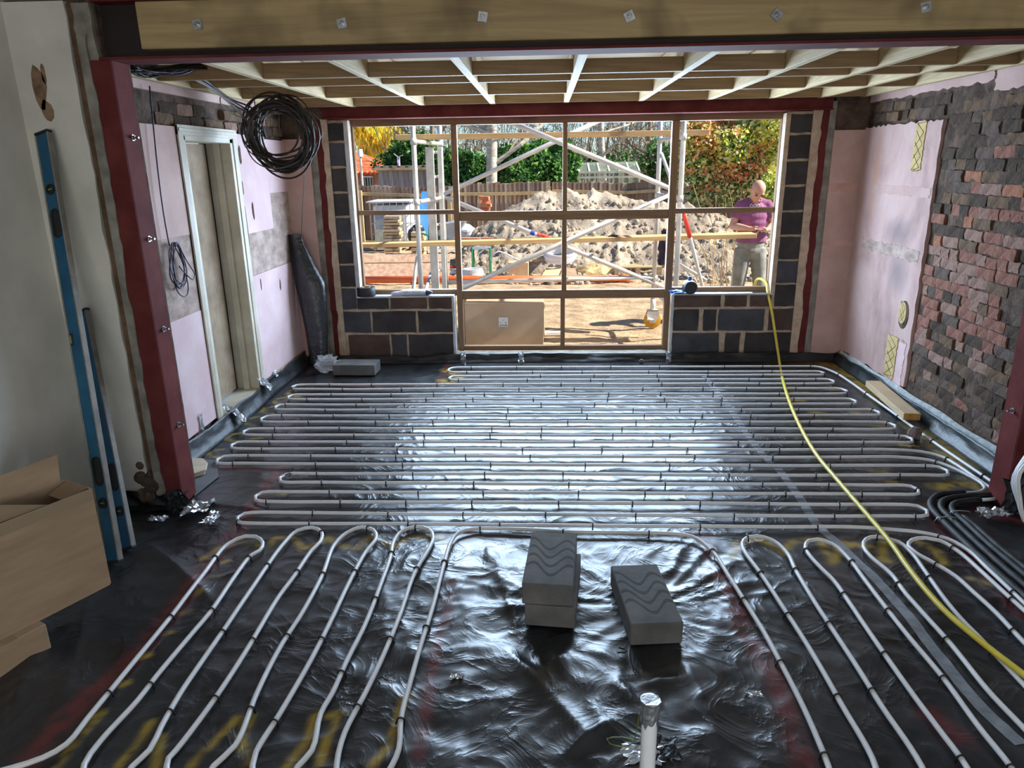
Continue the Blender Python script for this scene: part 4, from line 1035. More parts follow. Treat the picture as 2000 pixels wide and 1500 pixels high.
# --- spirit levels leaning in the corner
m_blue = mat('blue_level_paint', srgb(14, 74, 108), srgb(26, 94, 128), 7, rough=.45, bump_s=.1, bump_d=.002)
m_edge = mat('bare_aluminium_edge', srgb(116, 112, 106), srgb(140, 136, 130), 12, rough=.5, metal=.2)
m_rubber = mat('black_rubber', (0.012, 0.012, 0.013), rough=.55)
m_vial = mat('vial_glass', srgb(120, 130, 90), rough=.15)
def level(base, top, length, wid, thick, feats, label):
    base = Vector(base); top = Vector(top); ax = (top - base).normalized()
    side = ax.cross(Vector((0.25, 1, 0)).normalized()).normalized(); side = -side if side.x < 0 else side   # across the broad face
    nrm = side.cross(ax).normalized(); nrm = -nrm if nrm.y > 0 else nrm                                        # broad face looks at the room
    M3 = Matrix((side, ax, nrm)).transposed()
    def P(s, t, n=0): return base + side * s + ax * t + nrm * n
    root = empty('spirit_level', base, label, 'spirit level', 'blue spirit levels')
    MB().obox(P(0, length / 2), (wid, length - .02, thick * .7), M3).build('body', m_blue, root, bevel=.003)
    for s in (-1, 1):
        MB().obox(P(s * (wid / 2 - .004), length / 2), (.009, length - .02, thick), M3).build('edge_rail', m_edge, root, bevel=.002)
    for t in (.005, length - .005): MB().obox(P(0, t), (wid + .002, .014, thick + .002), M3).build('end_cap', m_rubber, root, bevel=.003)
    for kind, t in feats:
        f = thick * .35
        R3 = M3 @ Matrix.Identity(3)
        if kind == 'plumb':
            q = MB().lathe([(.027, 0), (.027, .006), (.02, .006), (.02, .001), (0, .001)], 18, P(0, t, f), axis=M3).build('plumb_vial', m_rubber, root, smooth=False)
            MB().tube([P(-.012, t, f + .003), P(.012, t, f + .003)], .004, 8).build('tube', m_vial, q)
        elif kind == 'grip':
            pts = [P(.024 * math.cos(a), t + (.045 if math.sin(a) > 0 else -.045) + .024 * math.sin(a), f + .002) for a in np.linspace(0, 2 * math.pi, 22)[:-1]]
            q = MB().tube(pts, .0045, 6, closed=True).build('hand_grip', m_rubber, root, smooth=True)
            MB().add([p - nrm * .001 for p in pts], [tuple(range(len(pts)))]).build('slot', m_rubber, q)
        else:
            q = MB().obox(P(-wid * .28, t, f), (.022, .06, .008), M3).build('level_vial', m_rubber, root, bevel=.002)
            MB().tube([P(-wid * .30, t - .02, f + .004), P(-wid * .30, t + .02, f + .004)], .005, 8).build('tube', m_vial, q)
b1 = fl(224, 1098, .012); t1 = onY(84, 258, 3.675)
L1 = (t1 - b1).length
level(b1, t1, L1, .088, .03, [('plumb', .30), ('grip', .46), ('vial', L1 * .52), ('grip', L1 - .46), ('plumb', L1 - .29)], 'long blue spirit level leaning in the left corner, reaching near the ceiling')
b2 = fl(252, 1072, .012); t2 = onY(161, 606, 3.69)
L2 = (t2 - b2).length
level(b2, t2, L2, .078, .028, [('plumb', .20), ('grip', .38), ('vial', L2 * .6)], 'shorter blue spirit level standing behind the long one')
# --- concrete blocks
m_conc = mat('grey_concrete_block', srgb(80, 80, 80), srgb(104, 102, 100), 7, rough=.9, bump_s=.35, bump_d=.003, bump_scale=90)
m_groove = mat('groove_shadow_paint', srgb(34, 34, 34), rough=1)
def cblock(front, yaw, z, label, wavy=True, size=(.212, .44, .1)):
    """front = floor point under the middle of the near end"""
    w_, l_, h_ = size
    d = Vector((math.sin(yaw), math.cos(yaw), 0)); s = Vector((math.cos(yaw), -math.sin(yaw), 0))
    c = Vector((front.x, front.y, z)) + d * l_ / 2
    root = empty('concrete_block', c, label, 'block')
    MB().obox(c + Vector((0, 0, h_ / 2)), (w_, l_, h_), (0, 0, -yaw)).build('body', m_conc, root, bevel=.004)
    if wavy:
        for k in range(4):
            for off in (0, .012):
                pts = []
                for i in range(25):
                    t = i / 24
                    yy = -.10 + k * .07 + off + .045 * math.sin(t * 2 * math.pi * 1.3 + .4 + k * .25) - .02 * t
                    pts.append(c + s * ((t - .5) * (w_ - .01)) + d * (yy) + Vector((0, 0, h_ + .0002)))
                rows_ = [[p - d * .0026, p + d * .0026] for p in pts]
                MB().grid(rows_).build('scored_wave', m_groove, root)
    return root
f1 = (fl(1021, 1224) + fl(1118, 1234)) / 2
dd = fl(1083, 1021, .2) - fl(1069, 1122, .2); yaw1 = math.atan2(dd.x, dd.y)
cblock(f1 + Vector((.01, -.005, 0)), yaw1 + .02, .014, 'lower concrete block of the stacked pair in the foreground', False)
cblock(f1, yaw1, .115, 'upper concrete block of the stacked pair, scored with wavy lines')
f2 = (fl(1229, 1266) + fl(1334, 1262)) / 2
dd = (fl(1236, 1109.5, .1)) - fl(1281, 1223, .1); yaw2 = math.atan2(dd.x, dd.y)
cblock(f2, yaw2, .012, 'single concrete block with wavy scoring, right of the stacked pair')
p = (fl(650, 737) + fl(733, 733)) / 2
cblock(Vector((p.x, p.y, 0)), .03, .008, 'plain concrete block on the floor below the window at left', False, (.40, .215, .1))
# --- clear plastic bag
m_bag = mat('clear_plastic', srgb(214, 218, 224), rough=.12, alpha=.34, spec=1.0)
def bag(c, r, seed, m, name, label, cat, n=3):
    mb = MB(); rr = np.random.RandomState(seed); mb.ball((0, 0, 0), 1, 26, 18)
    vs = np.array(mb.v); o = np.zeros(len(vs))
    for k in range(14):
        d = rr.normal(size=3); d /= np.linalg.norm(d); o += .16 * np.abs(np.sin(vs @ d * rr.uniform(2, 5) + rr.uniform(0, 6))) - .08
    vs = vs * (1 + o)[:, None] * np.array(r) + np.array(c); vs[:, 2] = np.maximum(vs[:, 2], c[2] - r[2] * .8)
    mb.v = [tuple(q) for q in vs]
    o_ = mb.build(name, m); return tag(o_, label, cat)
c = fl(638, 731)
mb = MB(); mb.ball((0, 0, 0), 1, 13, 9); r3 = random.Random(4)
mb.v = [(c.x + v[0] * .135 * q, c.y + .06 + v[1] * .09 * q, max(.085 + v[2] * .085 * q, .012)) for v in mb.v for q in (r3.uniform(.6, 1.25),)]
tag(mb.build('plastic_bag', m_bag), 'crumpled clear plastic bag beside the block in the far left corner', 'bag')
# --- roll of black polythene leaning in the corner
rows_ = []; n = 24
ed = [(0, 606, 640), (.25, 596, 640), (.5, 583, 637), (.62, 576, 634), (.8, 569, 610), (.95, 564, 592), (1, 563, 590)]
for i in range(n + 1):
    t = i / n
    xl_ = np.interp(t, [e[0] for e in ed], [e[1] for e in ed]); xr_ = np.interp(t, [e[0] for e in ed], [e[2] for e in ed]); py_ = 708 - 250 * t
    Yr = 6.68 + .10 * t; a = onY(xl_, py_, Yr); c = onY(xr_, py_, Yr); hw = (c.x - a.x) / 2; row = []
    for k in range(24):
        an = 2 * math.pi * k / 24; q = 1 + .10 * math.sin(5 * an + t * 4) + .05 * math.sin(9 * an - t * 7)
        row.append(((a.x + c.x) / 2 + hw * math.cos(an) * (1 + .02 * math.sin(7 * an)), Yr + min(hw * .55, .075) * math.sin(an) * q, a.z))
    row.append(row[0]); rows_.append(row)
mb = MB(); mb.grid(rows_); mb.add([rows_[-1][k] for k in range(24)], [tuple(range(24))])
rl = empty('polythene_roll', (rows_[0][0][0], 6.68, 0), 'folded roll of shiny black polythene leaning in the far left corner', 'roll')
mb.build('sheet', mat('shiny_black_sheet', (0.012, 0.013, 0.016), (0.03, 0.033, 0.038), 3, rough=.22, bump_s=.8, bump_d=.02, bump_scale=7), rl, smooth=True)
# --- cables
m_cable = [mat('black_cable', (0.012, 0.011, 0.011), rough=.45), mat('grey_cable', srgb(96, 90, 84), rough=.45), mat('purple_cable', srgb(60, 46, 78), rough=.45), mat('brown_cable', srgb(52, 40, 36), rough=.45)]
YC = 5.55
cc = onY(548, 255, YC)
coil = empty('cable_coil', cc, 'big hanging coil of black cables under the joists at left', 'cable')
rr = random.Random(5)
def pxr(n_px, Y_): return n_px * Y_ / F_PX * 1.02
for k in range(30):
    rx = pxr(rr.uniform(44, 66), YC); rz = pxr(rr.uniform(44, 62), YC); ox = pxr(rr.uniform(-8, 8), YC); oz = pxr(rr.uniform(-14, 3), YC) - (.0 if k < 14 else .03); ty = rr.uniform(-.05, .05)
    ph = rr.uniform(0, 6); pts = []
    for i in range(40):
        a = 2 * math.pi * i / 40
        w_ = 1 + .05 * math.sin(2 * a + ph) + .03 * math.sin(3 * a + ph * 2)
        pts.append((cc.x + ox + rx * w_ * math.cos(a), cc.y + ty + .03 * math.sin(a + ph), cc.z + oz + rz * w_ * math.sin(a)))
    MB().tube(pts, .0075 if k % 3 else .005, 6, closed=True).build('cable', m_cable[(0, 0, 3, 1, 0, 3)[k % 6]], coil, smooth=True)
jt = onY(543, 190, YC)
MB().tube([(cc.x - .02, YC, ZC), (cc.x - .018, YC - .01, cc.z + .2), (cc.x + .005, YC - .02, cc.z + .1), (cc.x - .005, YC - .02, cc.z - .02)], .0035, 5).build('tie_wire', m_cable[0], coil, smooth=True)
def run(pxs, mi, r=.005, name='cable', label='', sub=None):
    pts = spline([tuple(onY(x, y, Y_)) for x, y, Y_ in pxs], .05)
    if sub: return MB().tube(pts, r, 6).build(name, m_cable[mi], sub, smooth=True)
    return tag(MB().tube(pts, r, 6).build(name, m_cable[mi], smooth=True), label, 'cable', 'loose electric cables at the ceiling')
for k, (o_, mi) in enumerate((((0, 0), 0), ((6, 5), 0), ((-5, 8), 1), ((10, -2), 3))):
    run([(255, 128 + k * 4, 4.2), (330, 132 + o_[1], 4.5), (400, 158 + o_[1], 4.9), (450, 195 + o_[1], 5.3), (490 + o_[0], 222 + o_[1] * 2, 5.5), (520, 270, 5.55)], mi, .006, 'cable', '', coil)
run([(430, 190, 5.1), (432, 205, 5.2), (460, 225, 5.4), (490, 240, 5.5), (486, 290, 5.55), (515, 293, 5.55)], 1, .004, 'cable', '', coil)
run([(432, 172, 5.1), (470, 170, 5.4), (495, 180, 5.5), (498, 205, 5.55)], 1, .004, 'cable', '', coil)
run([(600, 215, 5.6), (625, 235, 5.6), (630, 262, 5.6), (610, 290, 5.6)], 1, .0035, 'cable', '', coil)
run([(596, 320, 5.6), (590, 420, 6.3), (588, 470, 6.6)], 3, .003, 'cable', '', coil)
bun = empty('cable_bundle', onY(330, 135, 4.4), 'tangle of dark cables in the ceiling corner at top left', 'cable')
for k in range(14):
    q = [(245 + rr.uniform(-5, 15), 122 + rr.uniform(0, 22), 4.15), (290 + rr.uniform(-15, 15), 130 + rr.uniform(0, 22), 4.3), (340 + rr.uniform(-15, 15), 128 + rr.uniform(0, 18), 4.45), (385 + rr.uniform(-10, 20), 125 + rr.uniform(-2, 10), 4.6)]
    pts = [tuple(onY(*p)) for p in q]; pts = [(x, y, min(max(z, 2.36), 2.56)) for x, y, z in pts]
    MB().tube(spline(pts, .05), .006, 6).build('cable', m_cable[(0, 0, 3, 2)[k % 4]], bun, smooth=True)
XW = XL + .03
pc = onX(345, 520, XW)
sc_ = empty('cable_coil', pc, 'small coil of purple cable hanging on the left wall', 'cable')
MB().tube(spline([tuple(onX(x, y, XW)) for x, y in ((292, 168), (298, 230), (308, 330), (320, 420), (329, 470), (331, 480))], .05), .0045, 6).build('cable', m_cable[2], sc_, smooth=True)
for k in range(6):
    wy = rr.uniform(.05, .105); wz = rr.uniform(.13, .18); oy = rr.uniform(-.03, .03); oz = -wz + .17; pts = []
    for i in range(28):
        a = 2 * math.pi * i / 28
        pts.append((XW + .006 + .01 * math.sin(a * 2 + k), pc.y + oy + wy * math.cos(a) * (1 - .25 * math.sin(a)), pc.z + oz + wz * math.sin(a) - .02))
    MB().tube(pts, .0042, 6, closed=True).build('cable', m_cable[2], sc_, smooth=True)
MB().tube(spline([tuple(onX(x, y, XW + .02)) for x, y in ((352, 485), (365, 510), (381, 538), (378, 546), (360, 532), (350, 520))], .02), .0042, 6).build('cable', m_cable[2], sc_, smooth=True)
# --- on the window sill
c = onY(716, 572, D + .04)
tr = empty('tape_roll', (c.x, D + .05, .656), 'fat black roll of damp-proof tape on the left window sill', 'tape')
MB().lathe([(.045, 0), (.088, 0), (.09, .004), (.09, .082), (.087, .086), (.045, .086), (.045, .0)], 32, (c.x, D + .03, .656)).build('winding', m_rubber, tr, angle=40)
MB().lathe([(.038, 0), (.045, 0), (.045, .088), (.038, .088), (.038, 0)], 24, (c.x, D + .03, .656)).build('core', m_card, tr, angle=40)
a = onY(763, 576, D + .03); b_ = onY(845, 572, D + .03)
sb = empty('sealant_sausage', ((a.x + b_.x) / 2, D + .03, .656), 'white foil sealant pack lying on the left window sill', 'sealant')
pts = [(a.x + (b_.x - a.x) * t, D + .03, .683 - .012 * (1 - t) * (t < .3)) for t in np.linspace(0, 1, 14)]
MB().tube(pts[:12], [.008, .022, .026, .027, .028, .028, .029, .029, .029, .029, .029, .028], 12).build('wrapper', mat('white_wrap', srgb(176, 180, 196), srgb(206, 208, 220), 20, rough=.35, bump_s=.3, bump_d=.004), sb, smooth=True)
MB().tube(pts[11:], [.0285, .024, .010], 12).build('end_cap', mat('navy_wrap', srgb(40, 48, 76), rough=.4), sb, smooth=True)
c = onY(1346, 570, D + .03)
gn = empty('sealant_gun', (c.x, D + .06, .656), 'dark round-ended cylinder standing out on the right window sill', 'canister')
MB().lathe([(.0, 0), (.058, 0), (.064, .006), (.064, .11), (.058, .12), (0, .12)], 28, (c.x, D + .07, .721), axis=Matrix.Rotation(R(90), 3, 'X')).build('barrel', mat('navy_plastic', srgb(22, 24, 34), rough=.45), gn, angle=40)
MB().lathe([(.02, 0), (.018, .03), (.012, .035), (0, .035)], 12, (c.x, D + .03, .785)).build('cap', mat('blue_cap', srgb(40, 90, 160), rough=.4), gn, angle=40)
m_bb = mat('blue_film', srgb(30, 92, 190), srgb(70, 140, 220), 18, rough=.2, bump_s=.8, bump_d=.01, bump_scale=30)
c = onY(1322, 572, D + .04)
bag((c.x, D + .045, .668), (.05, .03, .014), 8, m_bb, 'plastic_wrap', 'scrap of blue plastic film on the right window sill', 'film')
c = onY(1486, 574, D + .02)
tag(MB().obox((c.x, D + .04, .661), (.16, .04, .008), (0, 0, .05)).build('packer_strip', m_rubber, bevel=.002), 'flat black plastic strip on the right window sill by the hose', 'strip')
# --- timber offcut and stones
a = fl(1779, 829, .01); b_ = fl(1703, 762, .01)
d = (b_ - a).normalized()
oc = empty('timber_offcut', (a + b_) / 2, 'length of pale sawn timber lying on the pipe by the right wall', 'timber')
MB().beam(a + d * .006 + Vector((0, 0, .058)), b_ + Vector((0, 0, .058)), .115, .05).build('length', timber('offcut_y', srgb(184, 158, 124), srgb(206, 182, 150), axis=1), oc, bevel=.002)
MB().beam(a + Vector((0, 0, .058)), a + d * .0065 + Vector((0, 0, .058)), .114, .049).build('end_grain', mat('yellow_end_grain', srgb(176, 130, 62), srgb(200, 156, 84), 18, rough=.8), oc)
m_stone = mat('stone', srgb(104, 88, 84), srgb(140, 122, 116), 30, rough=.95, bump_s=.8, bump_d=.01)
def stone(c, r, seed, label):
    mb = MB(); mb.ball((0, 0, 0), 1, 12, 8); rr2 = np.random.RandomState(seed); vs = np.array(mb.v)
    for k in range(9):
        d_ = rr2.normal(size=3); d_ /= np.linalg.norm(d_); h = rr2.uniform(.55, .85); s = vs @ d_; vs = vs - np.outer(np.maximum(s - h, 0), d_)
    vs = vs * r + np.array([c[0], c[1], r * .62 + .0]); mb.v = [tuple(q) for q in vs]
    return tag(mb.build('stone', m_stone), label, 'stone')
c = fl(1786, 856); stone(c, .052, 2, 'lump of reddish stone beside the timber offcut'); c = fl(1253, 709); stone(c, .026, 5, 'small pale stone below the door opening of the window')
# --- upright waste pipe with foil tape and earth wire
c = fl(1262, 1545)
up = empty('waste_pipe', (c.x, c.y, 0), 'white plastic pipe standing upright in the foreground with foil tape round its top', 'pipe')
zt2 = onY(1264, 1366, c.y).z; tp_ = onY(1264, 1366, c.y)
rp_ = 17 * (c.y * .955 + .25) / F_PX
MB().lathe([(rp_, 0), (rp_, zt2 - .06)], 24, (c.x, c.y, 0)).build('tube', mat('white_pvc', srgb(226, 230, 238), srgb(236, 240, 244), 6, rough=.35), up, angle=40)
mb = MB(); rows_ = []
for i in range(7):
    row = []
    for k in range(20):
        a = 2 * math.pi * k / 20; q = rp_ + .0015 + rr.uniform(0, .003) + (.004 if i == 6 else 0)
        row.append((c.x + q * math.cos(a), c.y + q * math.sin(a), zt2 - .075 + .0125 * i + (rr.uniform(-.02, .008) if i == 0 else rr.uniform(-.003, .003))))
    row.append(row[0]); rows_.append(row)
mb.grid(rows_); mb.add([rows_[-1][k] for k in range(20)], [tuple(range(20))]); mb.build('foil_wrap', m_foil, up)
for k, (x, y, sx, sy, s) in enumerate(((1255, 1480, .12, .08, 22), (1300, 1470, .08, .10, 24))):
    q = fl(x, y); crumple((q.x, q.y, .012), sx, sy, .012, s, parent=up, name='foil_patch', m=m_sheet if k == 1 else m_foil)
pts = spline([tuple(fl(x, y, z)) for x, y, z in ((1250, 1390, .10), (1243, 1430, .06), (1238, 1450, .03), (1215, 1458, .03), (1190, 1452, .03), (1185, 1443, .03), (1215, 1440, .03), (1245, 1448, .04))], .02)
MB().tube(pts, .0022, 5).build('earth_wire', mat('earth_wire', srgb(120, 128, 40), srgb(70, 90, 30), 60, rough=.5), up, smooth=True)
# --- offcuts at the foot of the left post
g1 = [fl(x, y, .006) for x, y in ((382, 893), (424, 900), (427, 930), (380, 968))]
sh = panel('plastic_sheet', g1, mat('grey_card', srgb(98, 100, 104), srgb(112, 114, 118), 5, rough=.8), None, .003); tag(sh, 'grey sheet offcut on the floor at the foot of the left post', 'sheet')
g2 = [fl(x, y, .012) for x, y in ((371, 903), (394, 904), (403, 912), (400, 926), (376, 934))]
m_cr = mat('cream_offcut', srgb(196, 182, 158), srgb(214, 200, 178), 12, rough=.8)
for k, (h, lb) in enumerate(((.012, 'lower rounded cream board offcut at the foot of the left post'), (.027, 'upper rounded cream board offcut at the foot of the left post'))):
    o_ = MB().prism([(p.x + .006 * k, p.y + .012 * k) for p in g2], h, h + .013, axis='z').build('board_offcut', m_cr, bevel=.001); tag(o_, lb, 'offcut')
# --- small litter on the membrane
for k, (x, y, lb) in enumerate(((1420, 1280, 'loose black clip lying right of the single concrete block'), (1216, 1283, 'loose black clip lying left of the single concrete block'), (566, 935, 'loose black clip inside the left end of a pipe loop'), (745, 1340, 'loose black clip between the foreground pipe loops'))):
    c = fl(x, y); o_ = link('loose_clip', CLIP, None, Matrix.Translation((c.x, c.y, .03)) @ Euler((R(85), 0, k * 1.3)).to_matrix().to_4x4()); tag(o_, lb, 'clip')
c = fl(1472, 1366); o_ = crumple((c.x, c.y, .02), .05, .03, .012, 30, parent=None, name='foil_scrap'); tag(o_, 'scrap of silver foil on the floor in the right foreground', 'foil')
c = fl(893, 1330); o_ = crumple((c.x, c.y, .02), .045, .03, .012, 33, parent=None, name='paper_scrap'); tag(o_, 'small torn scrap on the floor beside the red line', 'scrap')
# ================================================================== outside: ground
m_soil = mat('trodden_soil', srgb(140, 118, 92), srgb(196, 172, 138), 3.5, rough=1, bump_s=.9, bump_d=.03, bump_scale=16, detail=9)
gx3 = np.concatenate([np.arange(-30, -5, .8), np.arange(-5, 6, .05), np.arange(6, 32, .8)]); gy3 = np.concatenate([np.arange(7.2, 14, .05), np.arange(14, 24, .3), np.arange(24, 60, 2.)])
GX, GY = np.meshgrid(gx3, gy3)
GZ = -.03 + .05 * (fbm(GX * 1.5, GY * 1.5, 4, 55) - .5) + .03 * (fbm(GX * 7, GY * 7, 3, 56) - .5) - .25 * np.clip((GY - 15) / 6, 0, 1)
g = MB().grid(np.stack([GX, GY, GZ], -1).tolist()).build('ground', m_soil, smooth=True); tag(g, 'bare trodden soil of the garden', kind='structure')
def gz(x, y): return -.03 - .25 * min(max((y - 15) / 6, 0), 1)

# ---------------------------------------------------------------- soil heap
sil = [(905, 478), (935, 445), (980, 412), (1010, 397), (1045, 386), (1080, 379), (1110, 376), (1150, 374), (1190, 372), (1225, 382), (1260, 392), (1290, 399), (1340, 400), (1380, 412), (1420, 430), (1470, 445), (1530, 460), (1620, 480)]
YR = 14.6
sx_ = [onY(x, y, YR).x for x, y in sil]; sz_ = [onY(x, y, YR).z for x, y in sil]
HX = np.arange(-2.6, 8.5, .045); HY = np.arange(11.6, 18.2, .045); hx, hy = np.meshgrid(HX, HY)
ridge = np.interp(hx, sx_, sz_, left=-.2, right=-.2)
ff = np.interp(hx, [-2.6, 0, 2, 4, 6], [12.9, 12.9, 12.7, 11.9, 11.7])
prof = np.where(hy < YR, np.clip((hy - ff) / (YR - ff), 0, 1) ** .8, np.clip((17.8 - hy) / (17.8 - YR), 0, 1))
hz = (ridge + .12) * prof - .12 + .10 * (fbm(hx * 2.5, hy * 2.5, 4, 61) - .5) * (prof > .02) + .26 * (ridged(hx * 2.6, hy * 2.6, 5, 62, .6) - .4) * np.clip(prof * 4, 0, 1) * .8
hz += .09 * (fbm(hx * 12, hy * 12, 3, 63, .7) - .5) * np.clip(prof * 6, 0, 1)
m_heap = mat('dug_clay', srgb(132, 120, 108), srgb(196, 182, 160), 2.2, rough=1, bump_s=1, bump_d=.05, bump_scale=9, detail=9)
hp_ = MB().grid(np.stack([hx, hy, hz], -1).tolist()).build('soil_heap', m_heap, smooth=True); tag(hp_, 'big heap of dug clay soil in the garden behind the scaffold', 'soil heap')
rr = random.Random(11)
cl = MB()
for k in range(1100):
    x = rr.uniform(-2.2, 5.5); y = rr.uniform(11.8, 14.4); i = int((y - 11.6) / .045); j = int((x + 2.6) / .045)
    z = float(hz[min(i, hz.shape[0] - 1), min(j, hz.shape[1] - 1)]); r = rr.uniform(.02, .07)
    cl.ball((x, y, max(z, -.04) + r * .3), (r, r * rr.uniform(.7, 1.2), r * .8), 6, 4, rot=(rr.uniform(0, 3), rr.uniform(0, 3), 0))
tag(cl.build('soil_clods', m_heap), 'loose clods scattered over the soil heap', 'soil', kind='stuff')

# ---------------------------------------------------------------- fence
m_fence = [mat('fence_brown', srgb(116, 94, 80), srgb(158, 134, 116), 6, rough=.95, stretch=(6, 6, .5)), mat('fence_grey', srgb(136, 120, 106), srgb(176, 160, 142), 6, rough=.95, stretch=(6, 6, .5)), mat('fence_dark', srgb(98, 80, 72), srgb(136, 114, 102), 6, rough=.95, stretch=(6, 6, .5))]
m_rail = mat('fence_rail', srgb(176, 152, 112), srgb(204, 180, 138), 5, rough=.9)
def board_mesh(h, w, m, seed):
    r_ = random.Random(seed)
    return MB().add([(-w / 2, 0, -h), (w / 2, 0.012, -h), (w / 2, 0.012, r_.uniform(-.012, .012)), (-w / 2, 0, r_.uniform(-.012, .012)), (-w / 2, .014, -h), (w / 2, .02, -h), (w / 2, .02, 0), (-w / 2, .014, 0)],
                    [(0, 1, 2, 3), (7, 6, 5, 4), (0, 4, 5, 1), (1, 5, 6, 2), (2, 6, 7, 3), (3, 7, 4, 0)]).mesh('fence_board', m)
def fence(label, path, w, hh, rail_d, posts=()):
    """path of (pixel x, pixel y of the top, Y)"""
    P = [onY(*p) for p in path]
    root = empty('garden_fence', (P[0].x, P[0].y, P[0].z - hh), label, 'fence', 'garden fences')
    bms = [board_mesh(hh, w * 1.05, m_fence[k % 3], k) for k in range(6)]
    for a, c in zip(P[:-1], P[1:]):
        d = c - a; L = math.hypot(d.x, d.y); n = max(1, int(L / w)); yaw = math.atan2(d.y, d.x)
        for k in range(n):
            t = (k + .5) / n; q = a + d * t
            link('fence_board', rr.choice(bms), root, Matrix.Translation((q.x, q.y, q.z + rr.uniform(-.02, .02))) @ Matrix.Rotation(yaw, 4, 'Z') @ Matrix.Rotation(rr.uniform(-.012, .012), 4, 'Y'))
        off = Vector((math.sin(yaw), -math.cos(yaw), 0)) * .05
        MB().beam(a + off - Vector((0, 0, rail_d)), c + off - Vector((0, 0, rail_d)), .06, .085).build('rail', m_rail, root)
        MB().beam(a + off - Vector((0, 0, hh - .25)), c + off - Vector((0, 0, hh - .25)), .06, .085).build('rail', m_rail, root)
    for x, y, Y_, ww in posts:
        q = onY(x, y, Y_); MB().box((q.x - ww / 2, Y_ - .18, q.z - hh), (q.x + ww / 2, Y_ - .08, q.z)).build('post', m_rail, root)
fence('left run of the brown board fence, below the wooden shed', [(600, 366, 20), (708, 362, 20), (800, 365, 19.9), (884, 362, 19.9)], .115, 1.75, .22, [(704, 372, 20, .12), (878, 378, 20, .1)])
fence('middle run of the board fence with a pale rail and post', [(888, 358, 20), (985, 357, 20), (1075, 355, 20)], .115, 1.75, .28, [(1071, 364, 20, .13)])
fence('board fence behind the top of the soil heap', [(1078, 355, 20.1), (1180, 357, 20.1), (1225, 358, 20.1), (1292, 353, 19.6)], .115, 1.75, .24)
fence('grey board fence running towards the red-leaved shrub at right', [(1292, 353, 19.6), (1340, 362, 18.6), (1400, 372, 17.6), (1465, 380, 17), (1560, 385, 16.8)], .115, 1.75, .26, [(1287, 360, 19.6, .12)])

# ---------------------------------------------------------------- foliage helpers
def leaf_mesh(name, C, Rd, n, size, mats, seed, weights=None, shell=.55, droop=0, squash=1.0, parent=None, power=1.0):
    rs = np.random.RandomState(seed)
    d = rs.normal(size=(n, 3)); d /= np.linalg.norm(d, axis=1)[:, None]
    # lumpy outline
    lump = np.zeros(n)
    for k in range(10):
        q = rs.normal(size=3); q /= np.linalg.norm(q); lump += .10 * np.sin(d @ q * rs.uniform(3, 7) + rs.uniform(0, 6))
    rad = (shell + (1 - shell) * rs.rand(n) ** power) * (1 + lump)
    c = np.array(C) + d * rad[:, None] * np.array(Rd)
    ax = rs.normal(size=(n, 3)); ax[:, 2] -= droop; ax /= np.linalg.norm(ax, axis=1)[:, None]
    s = np.cross(ax, rs.normal(size=(n, 3))); s /= np.linalg.norm(s, axis=1)[:, None] + 1e-9
    L = size * rs.uniform(.6, 1.3, n)[:, None]; W = L * .30 * squash
    nr = np.cross(ax, s) * L * .08
    V = np.stack([c - ax * L * .5, c + s * W + nr, c + ax * L * .5, c - s * W + nr], 1).reshape(-1, 3)
    F = np.arange(4 * n).reshape(-1, 4)
    F = np.concatenate([F[:, [0, 1, 2]], F[:, [0, 2, 3]]], 1).reshape(-1, 3)
    me = bpy.data.meshes.new(name); me.from_pydata(V.tolist(), [], F.tolist())
    for m in mats: me.materials.append(m)
    wgt = weights(c, rs) if callable(weights) else rs.choice(len(mats), n, p=weights)
    me.polygons.foreach_set('material_index', np.repeat(wgt, 2).astype(np.int32))
    return link(name, me, parent)
def leafmat(name, a, rough=.45):
    m = mat(name, a, rough=rough, spec=.4)
    nt = m.node_tree; tr = nt.nodes.new('ShaderNodeBsdfTranslucent'); tr.inputs[0].default_value = (min(1, a[0] * 1.2), min(1, a[1] * 1.25), a[2], 1)
    mx = nt.nodes.new('ShaderNodeMixShader'); mx.inputs[0].default_value = .42
    nt.links.new(nt.nodes['Principled BSDF'].outputs[0], mx.inputs[1]); nt.links.new(tr.outputs[0], mx.inputs[2]); nt.links.new(mx.outputs[0], nt.nodes['Material Output'].inputs[0])
    return m
G = [leafmat('leaf_dark', srgb(52, 92, 52)), leafmat('leaf_mid', srgb(92, 142, 74)), leafmat('leaf_light', srgb(150, 186, 100)), leafmat('leaf_yellow', srgb(222, 214, 96)), leafmat('leaf_gold', srgb(240, 222, 84)),
     leafmat('leaf_red', srgb(226, 128, 100)), leafmat('leaf_orange', srgb(238, 180, 138)), leafmat('leaf_cream', srgb(228, 220, 164)), leafmat('leaf_bronze', srgb(120, 78, 56)), leafmat('leaf_dry', srgb(196, 176, 140))]
m_bark = mat('grey_bark', srgb(150, 144, 132), srgb(206, 200, 188), 5, rough=.95, stretch=(1, 1, 3), bump_s=.4)
m_twig = mat('brown_twig', srgb(112, 96, 82), srgb(150, 134, 116), 5, rough=.95)
